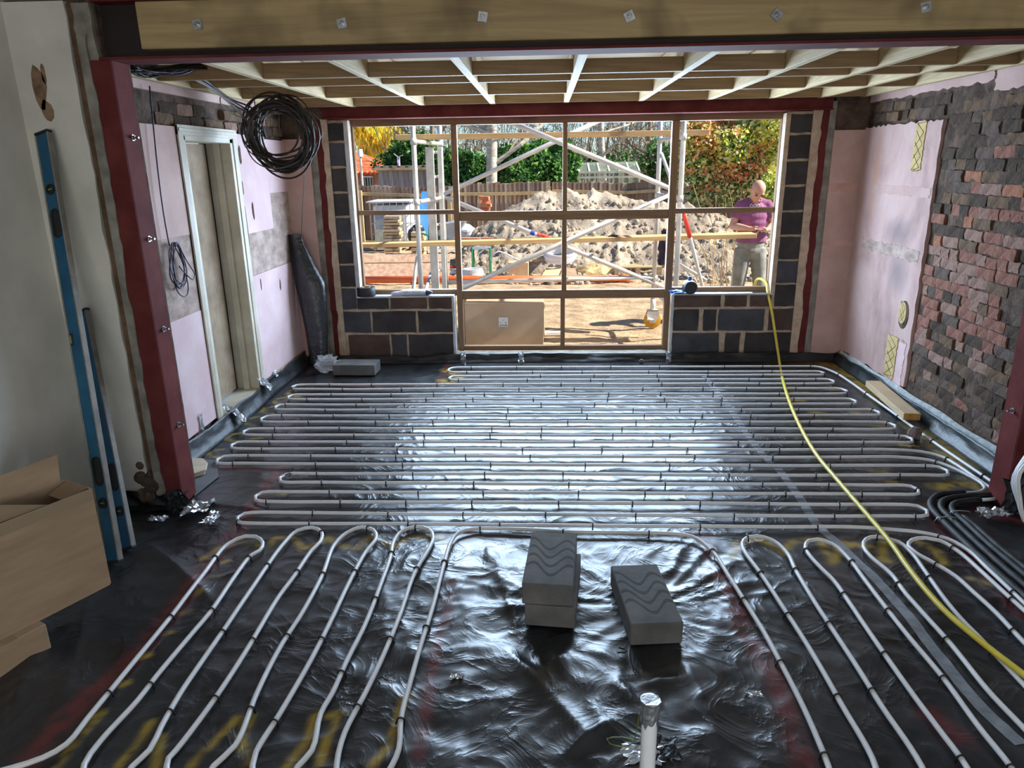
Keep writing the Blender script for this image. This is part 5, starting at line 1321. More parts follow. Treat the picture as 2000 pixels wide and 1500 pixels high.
def shrub(name, label, cat, px, py, Y_, rx, rz, n, size, mats, wts, seed, ground_to=None, group=None, shell=.5, ry=None, stems=5):
    c = onY(px, py, Y_); kx = Y_ * 1.02 / F_PX
    Rd = (rx * kx, ry or rx * kx * .6, rz * kx)
    root = empty(name, (c.x, Y_, gz(c.x, Y_)), label, cat, group)
    leaf_mesh('foliage', c, Rd, n, size, mats, seed, wts, shell, parent=root)
    mb = MB(); r2 = random.Random(seed)
    for k in range(stems):
        mb.tube([(c.x + r2.uniform(-.2, .2), Y_ + r2.uniform(-.1, .1), gz(0, Y_)), (c.x + r2.uniform(-.3, .3), Y_, c.z * .5), (c.x + r2.uniform(-.7, .7) * Rd[0], Y_, c.z + r2.uniform(-.2, .6) * Rd[2])], [.04, .03, .012], 5)
    mb.build('stems', m_twig, root)
    return root
LA = [.42, .40, .18]
for k, (px, py, Y_, rx, rz, n, lb) in enumerate(((805, 322, 25.8, 58, 46, 7500, 'dark green laurel bush behind the wooden shed'), (905, 336, 23, 52, 40, 5000, 'dark green laurel bush left of the pale tree trunk'), (1005, 330, 23, 50, 42, 5500, 'green laurel bush right of the pale tree trunk'),
                                         (1082, 322, 23.4, 48, 50, 6500, 'tall glossy laurel bush left of the greenhouse'))):
    shrub('laurel_bush', lb, 'bush', px, py, Y_, rx, rz, n, .17, G[:3], LA, 200 + k, group='laurel bushes beyond the fence')
for k, (px, py, Y_, rx, rz, lb) in enumerate(((1190, 330, 27.5, 75, 34, 'thin dark evergreen thicket behind the greenhouse'), (1290, 322, 25, 45, 45, 'thin dark evergreen thicket behind the right scaffold tube'))):
    shrub('evergreen_thicket', lb, 'bush', px, py, Y_, rx, rz, 2400, .16, [G[0], G[1], m_twig], [.45, .3, .25], 230 + k, group='thin evergreens', shell=.2)
# red-leaved shrub
def wt_ph(c, rs):
    n = len(c); t = rs.rand(n); z = (c[:, 2] - c[:, 2].min()) / (np.ptp(c[:, 2]) + 1e-6)
    patch = fbm(c[:, 0] * 3 + 40, c[:, 2] * 3 + 40, 3, 12)
    out = np.where(t < .30 - .25 * z, 0, 1)
    out = np.where(t > .42 - .15 * z, 2, out); out = np.where(t > .52 - .12 * z, 3, out); out = np.where((z > .35) & (rs.rand(n) < .30), 6, out)
    out = np.where((patch > .50) & (rs.rand(n) < .45), 4, out); out = np.where((patch > .57) & (rs.rand(n) < .16), 5, out)
    return out
YPH = 15.8
c = onY(1440, 300, YPH)
root = empty('photinia_shrub', (c.x, YPH, gz(0, YPH)), 'tall shrub with orange-red and green leaves at the right of the window', 'shrub')
leaf_mesh('foliage', (c.x + .1, YPH, 2.18), (1.18, .8, 1.10), 22000, .085, [G[0], G[1], G[2], G[7], G[6], G[5], G[3]], 300, wt_ph, .45, parent=root, squash=1.1)
leaf_mesh('foliage', (c.x - .85, YPH - .1, 2.05), (.5, .45, .85), 5000, .085, [G[0], G[1], G[2], G[7], G[6], G[5], G[3]], 301, wt_ph, .4, parent=root, squash=1.1)
mb = MB()
for k in range(9): mb.tube([(c.x + rr.uniform(-.3, .3), YPH, gz(0, YPH)), (c.x + rr.uniform(-.4, .4), YPH, .8), (c.x + rr.uniform(-.9, .9), YPH + rr.uniform(-.4, .4), 2.2)], [.035, .03, .012], 5)
mb.build('stems', m_twig, root)
shrub('yellow_shrub', 'small yellow-green shrub behind the man', 'shrub', 1512, 372, 12.2, 26, 36, 900, .09, [G[2], G[3], G[7]], [.4, .35, .25], 310)
# dry canes beside the man
c = fl(1432, 470, 0.3); root = empty('dry_canes', (2.75, 11.2, 0), 'clump of dry leaning canes growing beside the man', 'plant')
for k in range(22):
    x0, y0 = 2.75 + rr.uniform(-.25, .35), 11.2 + rr.uniform(-.2, .3); lean = rr.uniform(-.55, .25); h = rr.uniform(.6, 1.55)
    MB().tube([(x0, y0, -.02), (x0 + lean * .35, y0, h * .5), (x0 + lean, y0 + rr.uniform(-.1, .1), h)], [.007, .006, .003], 4).build('cane', G[9] if k % 4 else m_twig, root)
# willow
YWL = 39
c = onY(722, 262, YWL); root = empty('willow_tree', (c.x, YWL, gz(0, YWL)), 'bright yellow weeping willow at the top left of the window', 'tree')
leaf_mesh('foliage', (c.x + .3, YWL, c.z + .8), (1.7, 1.5, 2.1), 9000, .38, [G[4], G[3], G[2]], 320, [.5, .35, .15], .35, droop=3, parent=root, squash=.5)
leaf_mesh('foliage', (c.x - 1.4, YWL + .5, c.z + 1.6), (2.3, 1.5, 2.6), 6000, .38, [G[4], G[3], G[2]], 321, [.5, .35, .15], .35, droop=3, parent=root, squash=.5)
MB().tube([(c.x - .5, YWL, -.3), (c.x - .45, YWL, 2), (c.x - .2, YWL, 5)], [.3, .24, .1], 8).build('trunk', m_bark, root)
# bare trees
def bare_tree(name, label, px, Y_, r0, h, seed, n_main=9, m=m_bark, lean=.1, spread=1.0):
    c = onY(px, 350, Y_); r2 = random.Random(seed); z0 = gz(0, Y_)
    root = empty(name, (c.x, Y_, z0), label, 'tree', 'bare trees beyond the fence')
    tr_ = [(c.x, Y_, z0), (c.x + .03, Y_, z0 + h * .25), (c.x + lean * .5, Y_, z0 + h * .5), (c.x + lean, Y_, z0 + h)]
    MB().tube(spline(tr_, .3), [r0 * (1 - .75 * i / 40) for i in range(len(spline(tr_, .3)))], 9).build('trunk', m, root, smooth=True)
    br = MB(); tw = MB()
    def grow(p, d, L, r, depth):
        q = p + d * L * .5 + Vector((r2.uniform(-.1, .1), r2.uniform(-.1, .1), .05)) * L; e = p + d * L + Vector((0, 0, .08 * L))
        (br if depth < 2 else tw).tube([p, q, e], [r, r * .75, r * .5], 5 if depth < 2 else 3, cap=False)
        if depth >= 4: return
        for k in range(r2.choice((2, 3, 3)) if depth < 3 else 3):
            nd = (d + Vector((r2.uniform(-.8, .8), r2.uniform(-.6, .6), r2.uniform(-.25, .7)))).normalized()
            grow(p + (e - p) * r2.uniform(.35, 1), nd, L * r2.uniform(.5, .75), r * .5, depth + 1)
    for k in range(n_main):
        t = r2.uniform(.35, 1); p = Vector((c.x + lean * t, Y_, z0 + h * t)); s = r2.choice((-1, 1))
        grow(p, Vector((s * r2.uniform(.5, 1) * spread, r2.uniform(-.5, .5), r2.uniform(.1, .9))).normalized(), r2.uniform(1.2, 2.0), r0 * .42, 1)
    br.build('branches', m, root); o_ = tw.build('twigs', m_twig, root); o_['kind'] = 'stuff'
bare_tree('bare_tree', 'pale-barked bare tree in the middle of the window', 957, 22.3, .19, 5.2, 41, 10, lean=.15)
bare_tree('bare_tree', 'slim pale bare tree right of the central mullion', 1178, 27, .14, 6, 42, 11, lean=-.2)
bare_tree('bare_tree', 'small dark bare tree behind the right scaffold post', 1262, 28, .09, 5.5, 43, 10, m=m_twig)
bare_tree('bare_tree', 'small bare tree above the shed', 845, 29, .1, 5.5, 44, 10, m=m_twig)
tw = MB(); r2 = random.Random(77)
for k in range(1500):
    px = r2.uniform(755, 1335); Y_ = r2.uniform(29, 35); base = onY(px, 330, Y_); h = r2.uniform(.5, 2.4)
    a = Vector((base.x, Y_, r2.uniform(.8, 4.6) if k % 5 else .5)); d = Vector((r2.uniform(-1.1, 1.1), r2.uniform(-.3, .3), r2.uniform(.15, 1))).normalized()
    if k % 5 == 0: h = r2.uniform(2, 4.2); d = Vector((r2.uniform(-.25, .25), 0, 1)).normalized()
    tw.tube([a, a + d * h * .5 + Vector((r2.uniform(-.2, .2), 0, r2.uniform(-.1, .15))), a + d * h + Vector((r2.uniform(-.3, .3), 0, r2.uniform(-.2, .2)))], [.014, .010, .005] if k % 5 else [.03, .022, .008], 3, cap=False)
tag(tw.build('twig_thicket', mat('straw_twig', srgb(104, 92, 80), srgb(150, 136, 116), 3, rough=1)), 'pale tangle of bare twigs far behind the fence', 'thicket', kind='stuff')

# ---------------------------------------------------------------- shed, house, greenhouse
sh = empty('wooden_shed', onY(800, 362, 23.5), 'weathered grey wooden shed with a corrugated roof beyond the fence', 'shed')
a = onY(738, 329, 23.5); c = onY(880, 329, 23.5); z0 = -.25
bw = .16; nb = int((c.x - a.x) / bw); m_shed = [mat('shed_grey', srgb(146, 140, 142), srgb(182, 176, 178), 4, rough=.95, stretch=(6, 6, .5)), mat('shed_brown', srgb(134, 126, 126), srgb(168, 160, 158), 4, rough=.95, stretch=(6, 6, .5))]
bms = [MB().box((-bw / 2 + .004, 0, z0), (bw / 2 - .004, .02 + .006 * k, a.z)).mesh('board', m_shed[k]) for k in (0, 1)]
for k in range(nb): link('board', bms[k % 2], sh, Matrix.Translation((a.x + bw * (k + .5), 23.5 - .004 * (k % 2), 0)))
MB().box((a.x, 23.52, z0), (c.x, 25.5, a.z - .01)).build('walls', m_shed[1], sh)
rows_ = [[(a.x - .15 + (c.x - a.x + .3) * i / 60, 23.3 + 2.4 * j, a.z + .03 + .03 * j + .04 * math.sin(i * 1.05)) for i in range(61)] for j in (0, 1)]
o_ = MB().grid(rows_).build('corrugated_roof', mat('dark_roofing', srgb(44, 40, 40), srgb(70, 64, 62), 6, rough=.8), sh, smooth=True); o_.modifiers.new('t', 'SOLIDIFY').thickness = .02
MB().box((a.x - .08, 23.28, a.z - .06), (c.x + .05, 23.34, a.z + .02)).build('fascia', m_rail, sh)
ho = empty('house', onY(712, 362, 32), 'low house with a bright orange tiled roof at the far left', 'house')
b0 = onY(690, 338, 32); b1 = onY(748, 338, 32); rt = onY(690, 302, 34); m_tile = mat('orange_tile', srgb(216, 96, 56), srgb(228, 118, 74), 6, rough=.85)
MB().box((b0.x - 4, 32, -.5), (b1.x - .05, 37, b0.z)).build('wall', mat('house_brick', srgb(150, 106, 88), srgb(176, 134, 114), 8, rough=.95), ho)
ro = MB().add([(b0.x - 4.2, 31.8, b0.z), (b1.x + .15, 31.8, b0.z), (b0.x - .2, 34.2, rt.z + .1), (b0.x - 4.2, 34.2, rt.z + .1), (b1.x + .15, 37.2, b0.z), (b0.x - 4.2, 37.2, b0.z)], [(0, 1, 2, 3), (1, 4, 2), (3, 2, 4, 5)]).build('roof', m_tile, ho)
for k in range(26):
    x = b1.x + .1 - k * .2; MB().tube([(x, 31.76, b0.z - .01), (x, 31.95, b0.z + .05)], .07, 6).build('eaves_tile', m_tile, ro)
a = onY(708, 344, 31.98); c = onY(729, 361, 31.98)
w_ = MB().box((a.x, 31.93, c.z - .3), (c.x, 31.99, a.z)).build('window', mat('white_frame', srgb(226, 226, 224), rough=.5), ho)
for k in range(4):
    x = a.x + (c.x - a.x) * (k + .5) / 4; MB().box((x - .035, 31.91, c.z - .28), (x + .035, 31.935, a.z - .06)).build('pane', mat('dark_pane', (0.02, 0.025, 0.03), rough=.1), w_)
a = onY(704, 306, 31.5); ch = MB().tube([(a.x, 31.5, -.3), (a.x, 31.5, a.z)], .05, 8).build('vent_pipe', mat('pale_grey_pipe', srgb(190, 190, 188), rough=.5), ho)
MB().tube([(a.x, 31.5, a.z), (a.x, 31.5, a.z + .3)], .12, 8).build('cowl', MATS['white_frame'], ch)
a = onY(778, 307, 24.4); tb = empty('wind_vane', (a.x, 24.4, .9), 'small white three-bladed wind vane standing above the shed', 'wind vane')
MB().tube([(a.x, 24.4, 1.6), (a.x, 24.4, a.z)], .05, 8).build('mast', mat('lilac_mast', srgb(196, 170, 210), rough=.5), tb)
for k in (20, 140, 165 + 95):
    d = Vector((math.cos(R(k)), 0, math.sin(R(k)))); MB().beam((a.x, 24.34, a.z), Vector((a.x, 24.34, a.z)) + d * .17, .02, .045, up=(0, 1, 0)).build('blade', MATS['white_frame'], tb)
gh = empty('greenhouse', onY(1190, 360, 23), 'small glass greenhouse with a pale frame behind the fence', 'greenhouse')
a = onY(1132, 323, 23); c = onY(1250, 323, 23); m_gf = mat('greenhouse_frame', srgb(176, 178, 160), srgb(206, 206, 190), 8, rough=.7); m_gl = mat('old_glass', srgb(186, 204, 186), rough=.08, alpha=.28)
W_, H_ = c.x - a.x, a.z; Z0 = -.25
ze = onY(1190, 336, 23).z; zr_ = onY(1190, 322, 23).z
for k in range(7):
    x = a.x + W_ * k / 6; MB().box((x - .03, 23, Z0), (x + .03, 23.05, ze)).build('glazing_bar', m_gf, gh); MB().beam((x, 23.02, ze), (x, 24.0, zr_ + .05), .05, .04).build('roof_bar', m_gf, gh)
    MB().box((x - .03, 25, Z0), (x + .03, 25.05, ze)).build('glazing_bar', m_gf, gh)
for z in (ze, (ze + 1.1) / 2 + .1): MB().box((a.x - .03, 22.98, z - .03), (c.x + .03, 23.06, z + .03)).build('rail', m_gf, gh)
MB().box((a.x - .03, 23.98, zr_ + .02), (c.x + .03, 24.05, zr_ + .09)).build('ridge', m_gf, gh)
for k in range(6):
    x0, x1 = a.x + W_ * k / 6 + .03, a.x + W_ * (k + 1) / 6 - .03
    MB().add([(x0, 23.02, Z0), (x1, 23.02, Z0), (x1, 23.02, ze), (x0, 23.02, ze)], [(0, 1, 2, 3)]).build('pane', m_gl, gh)
    MB().add([(x0, 23.04, ze), (x1, 23.04, ze), (x1, 24, zr_ + .06), (x0, 24, zr_ + .06)], [(0, 1, 2, 3)]).build('roof_pane', m_gl, gh)
for px in (1172, 1214):
    q = onY(px, 330, 23.4); MB().box((q.x - .09, 23.4, Z0), (q.x + .09, 23.44, q.z)).build('upright_board', m_gf, gh)

# ---------------------------------------------------------------- scaffold tower
m_alu = mat('scaffold_aluminium', srgb(196, 198, 200), srgb(222, 222, 222), 6, rough=.42, metal=.35)
m_alu2 = mat('ladder_aluminium', srgb(188, 192, 194), srgb(214, 216, 218), 9, rough=.5, metal=.3)
m_ywheel = mat('yellow_wheel', srgb(210, 160, 40), srgb(190, 138, 30), 12, rough=.5)
YN, YFAR = 7.42, 8.40
sc = empty('scaffold_tower', (0.05, 7.9, 0), 'aluminium scaffold tower on castors standing outside the window', 'scaffold')
NLx, NRx, FLx, FRx = -1.285, 1.345, -1.155, 1.268
RT = .0254
for x, y in ((NLx, YN), (NRx, YN), (FLx, YFAR), (FRx, YFAR)):
    MB().tube([(x, y, .26), (x, y, 3.2)], RT, 14).build('standard', m_alu, sc, smooth=True)
    w_ = MB().tube([(x, y, .19), (x, y, .34)], .03, 12).build('castor', m_alu, sc, smooth=True)
    zc_ = .10 + gz(x, y) + .02
    for sgn in (-1, 1): MB().prism([(x - .03, zc_ - .03), (x + .03, zc_ - .03), (x + .075, zc_ + .06), (x + .06, zc_ + .12), (x - .06, zc_ + .12), (x - .075, zc_ + .06)], y + sgn * .034 - .003, y + sgn * .034 + .003).build('fork', m_alu2, w_)
    MB().box((x - .06, y - .037, zc_ + .112), (x + .06, y + .037, zc_ + .122)).build('fork_bridge', m_alu2, w_)
    MB().lathe([(.0, -.02), (.085, -.022), (.1, -.015), (.1, .015), (.085, .022), (.0, .02)], 26, (x, y, zc_), axis=Matrix.Rotation(R(90), 3, 'X')).build('wheel', m_ywheel, w_, angle=35)
    MB().lathe([(0, 0), (.016, 0), (.016, .012), (0, .012)], 10, (x, y - .037, zc_), axis=Matrix.Rotation(R(90), 3, 'X')).build('axle_bolt', m_zinc, w_)
    MB().tube([(x, y - .07, .10), (x - .07, y - .07, .115)], [.014, .02], 8).build('brake_pedal', m_alu2, w_)
def tb_(a, c, r=RT, name='brace', m=m_alu): return MB().tube([a, c], r, 12).build(name, m, sc, smooth=True)
for xn, xf in ((NLx, FLx), (NRx, FRx)):
    for z in (.42, 1.52, 2.10, 2.65):
        tb_((xn, YN, z), (xf, YFAR, z), .021, 'rung')
        for x, y in ((xn, YN), (xf, YFAR)): MB().tube([(x, y, z - .03), (x, y, z + .03)], .032, 10).build('coupler', m_alu2, sc, smooth=True)
def sp(x, y, Y_): return tuple(onY(x, y, Y_))
tb_(sp(866, 380, YFAR), sp(1190, 226, YFAR)); tb_(sp(975, 229, YN), sp(1316, 371, YN)); tb_(sp(866, 384, YFAR), sp(1300, 562, YFAR)); tb_(sp(822, 600, YN), sp(1316, 376, YN))
tb_(sp(868, 552, YFAR), sp(1284, 541, YFAR), .024, 'ledger')
tb_(sp(818, 480, YN + .1), (onY(803, 566, YN).x - .1, YN + .05, 0.0), .02, 'stabiliser'); tb_(sp(846, 520, YFAR), (onY(806, 566, YN).x - .1, YN + .1, 0.0), .02, 'stabiliser')
tb_(sp(1332, 402, YN), (onY(1388, 560, 7.9).x + .1, 8.0, 0.0), .02, 'stabiliser'); tb_(sp(1314, 508, YFAR - .3), sp(1380, 548, 7.95), .019, 'stabiliser'); tb_(sp(1292, 300, YFAR), sp(1318, 372, YN + .2), .019, 'brace')
# stickers on the braces
def band(px, py, Y_, L, r, m, ref):
    a = Vector(sp(*ref[0], Y_)); c = Vector(sp(*ref[1], Y_)); d = (c - a).normalized(); q = onY(px, py, Y_)
    MB().tube([q - d * L / 2, q + d * L / 2], r, 12, cap=False).build('sticker', m, sc, smooth=True)
m_rs = mat('red_sticker', srgb(226, 70, 50), rough=.5); m_bs = mat('blue_sticker', srgb(30, 70, 180), rough=.5)
ref = ((866, 384), (1300, 562))
band(1066, 463, YFAR, .12, RT + .002, m_rs, ref); band(1040, 455, YFAR, .05, RT + .002, m_bs, ref); band(1052, 459, YFAR, .04, RT + .002, m_rs, ref)
a = Vector(sp(1332, 402, YN)); c = Vector((onY(1388, 560, 7.9).x + .1, 8.0, 0.0))
MB().tube([a + (c - a) * .03, a + (c - a) * .22], .0225, 12).build('sticker', m_rs, sc, smooth=True)
# ladder section
for px0, px1, yy, d_ in ((833, 845, 8.2, .09), (853, 861, 8.28, .05)):
    p0 = onY(px0, 288, yy); p1 = onY(px1, 560, yy)
    MB().beam((p0.x + .03, yy, p0.z), (p0.x + .03 + (p1.x - p0.x) * .5, yy, .28), d_, .03, up=(0, 1, 0)).build('ladder_stile', m_alu2, sc, bevel=.003)
q0 = onY(838, 288, 8.22)
for k in range(7):
    z = .45 + .26 * k; tb_((q0.x + .02, 8.22, z), (FLx, YFAR, z), .016, 'ladder_rung', m_alu2)
# boards on the tower
m_pl = [timber('scaffold_board_a', srgb(196, 160, 112), srgb(224, 190, 140), axis=0), timber('scaffold_board_b', srgb(170, 144, 116), srgb(200, 174, 142), axis=0)]
def plank(p0, p1, Y_, th, wd, lb, m):
    a = onY(*p0, Y_); c = onY(*p1, Y_)
    o_ = MB().beam(a + Vector((0, wd / 2, 0)), c + Vector((0, wd / 2, 0)), wd, th).build('scaffold_board', m, bevel=.003); return tag(o_, lb, 'board', 'scaffold boards')
plank((772, 268), (1386, 258), 7.78, .05, .2, 'upper scaffold board lying high across the tower', m_pl[0])
plank((690, 481), (1478, 461), 7.70, .045, .22, 'lower scaffold board lying across the tower in front of the man', m_pl[0])
bag(tuple(onY(1300, 490, 8.25)), (.055, .06, .19), 21, mat('dark_purple_cloth', srgb(44, 36, 52), srgb(70, 60, 78), 12, rough=.95), 'jacket', 'dark purple jacket hung on the right scaffold tube', 'jacket')
bag(tuple(onY(1200, 464, 7.8)), (.055, .03, .02), 22, mat('dark_glove', srgb(30, 34, 38), rough=.9), 'work_glove', 'dark work glove on the lower scaffold board', 'glove')

# ---------------------------------------------------------------- boxes outside the door opening
a = onY(907, 590, 7.5); c = onY(1061, 590, 7.5); zt3 = onY(985, 591, 7.5).z
bx1 = empty('cardboard_carton', ((a.x + c.x) / 2, 7.7, 0), 'large closed cardboard carton with a white label outside the door opening', 'box')
MB().box((a.x, 7.5, -.02), (c.x, 7.95, zt3), jit=.006).build('carton_body', mat('carton_tan', srgb(176, 152, 130), srgb(190, 166, 144), 2.5, rough=.85), bx1, bevel=.008)
q = onY(983, 629, 7.492); s_ = .10
lb_ = MB().box((q.x - s_ / 2, 7.488, q.z - s_ / 2), (q.x + s_ / 2, 7.491, q.z + s_ / 2)).build('label', mat('white_label', srgb(222, 224, 230), rough=.6), bx1)
for k in range(11): MB().box((q.x - .042 + .008 * k, 7.486, q.z - .042), (q.x - .042 + .008 * k + rr.choice((.002, .004, .005)), 7.4885, q.z - .026)).build('barcode_bar', m_dark, lb_)
for x0, x1, z0, z1 in ((-.04, -.028, .002, .004), (-.04, -.038, -.012, .004), (.018, .034, -.002, .0), (.02, .024, -.016, -.004), (.03, .033, -.014, -.004), (-.03, -.012, -.006, -.004)): MB().box((q.x + x0, 7.486, q.z + z0), (q.x + x1, 7.4885, q.z + z1)).build('print_mark', m_dark, lb_)
MB().beam((q.x - .008, 7.487, q.z + .022), (q.x - .002, 7.487, q.z + .014), .002, .003, up=(0, 1, 0)).beam((q.x - .002, 7.487, q.z + .014), (q.x + .01, 7.487, q.z + .034), .002, .003, up=(0, 1, 0)).build('tick_mark', m_dark, lb_)
a2 = onY(903, 582, 8.0); zt4 = onY(985, 576, 8.0).z
bx2 = empty('cardboard_carton', ((a.x + c.x) / 2, 8.2, 0), 'taller pale carton with red print just behind the tan carton', 'box')
MB().box((a2.x, 8.0, -.02), (onY(1064, 580, 8.0).x, 8.35, zt4), jit=.004).build('carton_body', mat('carton_pale', srgb(196, 170, 136), srgb(214, 190, 156), 3, rough=.85), bx2, bevel=.006)
m1 = onY(996, 583, 7.998); m2 = onY(1034, 586.5, 7.998); MB().box((m1.x, 7.985, onY(1015, 590, 8).z), (m2.x, 7.99, onY(1015, 581, 8).z)).build('red_print', mat('red_ink', srgb(206, 52, 44), rough=.6), bx2)
m1 = onY(1044, 583, 7.998); MB().box((m1.x, 7.985, onY(1015, 590, 8).z), (m1.x + .06, 7.99, onY(1015, 581, 8).z)).build('blue_print', mat('blue_ink', srgb(44, 50, 110), rough=.6), bx2)
q = fl(1078, 648, .02); tag(MB().prism([(q.x - .10, q.y - .03), (q.x + .12, q.y - .02), (q.x + .14, q.y + .05), (q.x - .10, q.y + .06)], -.02, .02, axis='z').build('foam_offcut', mat('white_foam', srgb(226, 226, 230), rough=.8), bevel=.004), 'white foam offcut on the ground beside the tan carton', 'offcut')

# ---------------------------------------------------------------- garden clutter
m_or = mat('orange_drain', srgb(216, 96, 40), srgb(226, 112, 54), 3, rough=.45)
a = fl(640, 556); c = fl(1228, 556); YO = 12.0
dp = empty('drain_pipe', (0, YO, 0), 'long orange drainage pipe lying on the ground', 'pipe')
x0 = onY(640, 550, YO).x; x1 = onY(1226, 550, YO).x
MB().tube([(x0, YO, .05), (x1, YO - .15, .05)], .058, 18).build('pipe_body', m_or, dp, smooth=True)
MB().tube([(x1 - .16, YO - .15, .05), (x1 + .02, YO - .15, .05)], .068, 18).build('socket', m_or, dp, smooth=True)
a = onY(640, 496, 12.5)
x0, x1 = onY(640, 520, 12.5).x, onY(877, 520, 12.5).x
bd = empty('chipboard_sheet', (x0 / 2 + x1 / 2, 12.5, 0), 'mottled tan chipboard sheet propped on edge behind the orange pipe', 'board')
MB().beam((x0, 12.62, .25), (x1, 12.62, .25), .03, .02).build('prop_rail', m_rail, bd)
zt5 = onY(790, 497, 12.7).z
MB().add([(x0, 12.45, 0), (x1, 12.45, 0), (x1, 12.70, zt5), (x0, 12.70, zt5), (x0, 12.48, 0), (x1, 12.48, 0), (x1, 12.73, zt5), (x0, 12.73, zt5)], [(0, 1, 2, 3), (7, 6, 5, 4), (0, 4, 5, 1), (1, 5, 6, 2), (2, 6, 7, 3), (3, 7, 4, 0)]).build('sheet', mat('chipboard', srgb(172, 136, 112), srgb(206, 176, 152), 14, rough=.9, detail=8), bd)
# IBC tank
YI = 18.0
ib = empty('water_tank', (onY(760, 470, YI).x, YI + .5, gz(0, 18)), 'white plastic bulk tank in a metal cage on a pallet near the fence', 'tank')
a = onY(722, 396, YI); c = onY(800, 396, YI); zb_ = -.14; m_tank = mat('white_tank', srgb(226, 228, 230), srgb(240, 240, 240), 4, rough=.45)
MB().box((a.x + .05, YI + .05, zb_ + .16), (c.x - .05, YI + 1.1, a.z - .06)).build('tank_body', m_tank, ib, bevel=.06, bseg=2)
for k in range(7):
    x = a.x + (c.x - a.x) * k / 6; MB().tube([(x, YI, zb_ + .14), (x, YI, a.z)], .012, 6).build('cage_bar', m_alu2, ib)
for k in range(6):
    y = YI + 1.15 * k / 5; MB().tube([(c.x, y, zb_ + .14), (c.x, y, a.z)], .012, 6).build('cage_bar', m_alu2, ib)
for k in range(5):
    z = zb_ + .16 + (a.z - zb_ - .16) * k / 4; MB().tube([(a.x, YI, z), (c.x, YI, z), (c.x, YI + 1.15, z)], .012, 6).build('cage_bar', m_alu2, ib)
MB().box((a.x - .08, YI - .08, a.z), (c.x + .02, YI + 1.2, a.z + .03)).build('lid_sheet', mat('grey_sheet', srgb(170, 180, 186), srgb(196, 204, 210), 6, rough=.5), ib)
for k in range(3): MB().box((a.x + (c.x - a.x) * k / 2 - .05 * (k == 2), YI, zb_), (a.x + (c.x - a.x) * k / 2 + .09, YI + 1.15, zb_ + .14)).build('pallet_foot', m_rail, ib)
MB().box((a.x + .12, YI - .05, zb_ + .5), (a.x + .55, YI - .03, a.z - .22)).build('grey_panel', mat('blue_grey_panel', srgb(130, 144, 158), srgb(160, 172, 184), 5, rough=.6), ib)
MB().box((a.x + .12, YI - .06, zb_ + .02), (a.x + .30, YI - .035, zb_ + .5)).box((a.x + .33, YI - .06, zb_ + .02), (a.x + .50, YI - .035, zb_ + .5)).build('leaning_board', m_gf, ib)
# stacks of boards
def stack(px0, px1, py0, py1, Y_, n, lb):
    a = onY(px0, py1, Y_); c = onY(px1, py0, Y_); a.z = gz(0, Y_) - .02; root = empty('board_stack', ((a.x + c.x) / 2, Y_ + .2, a.z), lb, 'stack')
    for k in range(n):
        z = a.z + (c.z - a.z) * k / n; h = (c.z - a.z) / n * .78
        MB().obox(((a.x + c.x) / 2 + rr.uniform(-.03, .03), Y_ + .2, z + h / 2), ((c.x - a.x) * rr.uniform(.92, 1.05), .4, h), (0, rr.uniform(-.03, .03), rr.uniform(-.08, .08))).build('board', (m_rail, m_pl[1], m_fence[1])[k % 3], root)
stack(749, 777, 421, 476, 17.3, 12, 'stack of old boards in front of the white tank'); stack(803, 826, 452, 473, 16.5, 5, 'low stack of boards right of the white tank')
a = onY(806, 436, 18.6); c = onY(838, 374, 18.9)
tag(MB().add([(a.x, 18.5, gz(0, 18.5)), (a.x + .36, 18.5, gz(0, 18.5)), (c.x, 18.95, c.z), (c.x - .2, 18.95, c.z), (a.x, 18.53, gz(0, 18.5)), (a.x + .36, 18.53, gz(0, 18.5)), (c.x, 18.98, c.z), (c.x - .2, 18.98, c.z)], [(0, 1, 2, 3), (7, 6, 5, 4), (0, 4, 5, 1), (1, 5, 6, 2), (2, 6, 7, 3), (3, 7, 4, 0)]).build('blue_board', mat('blue_sheet', srgb(72, 140, 210), srgb(96, 160, 222), 3, rough=.5)), 'bright blue board leaning on the fence beside the white tank', 'board')
# wheelbarrow
YW = 14.2; q = onY(888, 470, YW)
wbw = empty('wheelbarrow', (q.x, YW, gz(0, YW)), 'grey wheelbarrow half hidden behind the scaffold ladder', 'wheelbarrow')
P1 = onY(866, 436, YW); P2 = onY(912, 470, YW)
MB().add([(P1.x, YW - .25, P1.z), (P2.x, YW - .25, P1.z + .05), (P2.x, YW + .3, P1.z + .05), (P1.x, YW + .3, P1.z), (P1.x + .1, YW - .15, P2.z), (P2.x - .25, YW - .15, P2.z), (P2.x - .25, YW + .2, P2.z), (P1.x + .1, YW + .2, P2.z)], [(0, 1, 5, 4), (1, 2, 6, 5), (2, 3, 7, 6), (3, 0, 4, 7), (4, 5, 6, 7)]).build('tray', mat('galvanised_tray', srgb(170, 182, 196), srgb(200, 210, 220), 5, rough=.4, metal=.3), wbw)
MB().tube([(P1.x - .5, YW - .2, P2.z + .2), (P1.x + .2, YW - .2, P2.z - .02), (P2.x - .1, YW, P2.z - .15)], .02, 6).build('handle', mat('green_tube', srgb(40, 120, 80), rough=.5), wbw)
MB().lathe([(.06, -.04), (.16, -.04), (.18, 0), (.16, .04), (.06, .04)], 18, (P2.x - .05, YW, gz(0, YW) + .18), axis=Matrix.Rotation(R(90), 3, 'X')).build('wheel', m_rubber, wbw)
for s in (-.15, .15): MB().tube([(P1.x + .3, YW + s, P2.z), (P1.x + .25, YW + s, gz(0, YW))], .018, 6).build('leg', MATS['green_tube'], wbw)
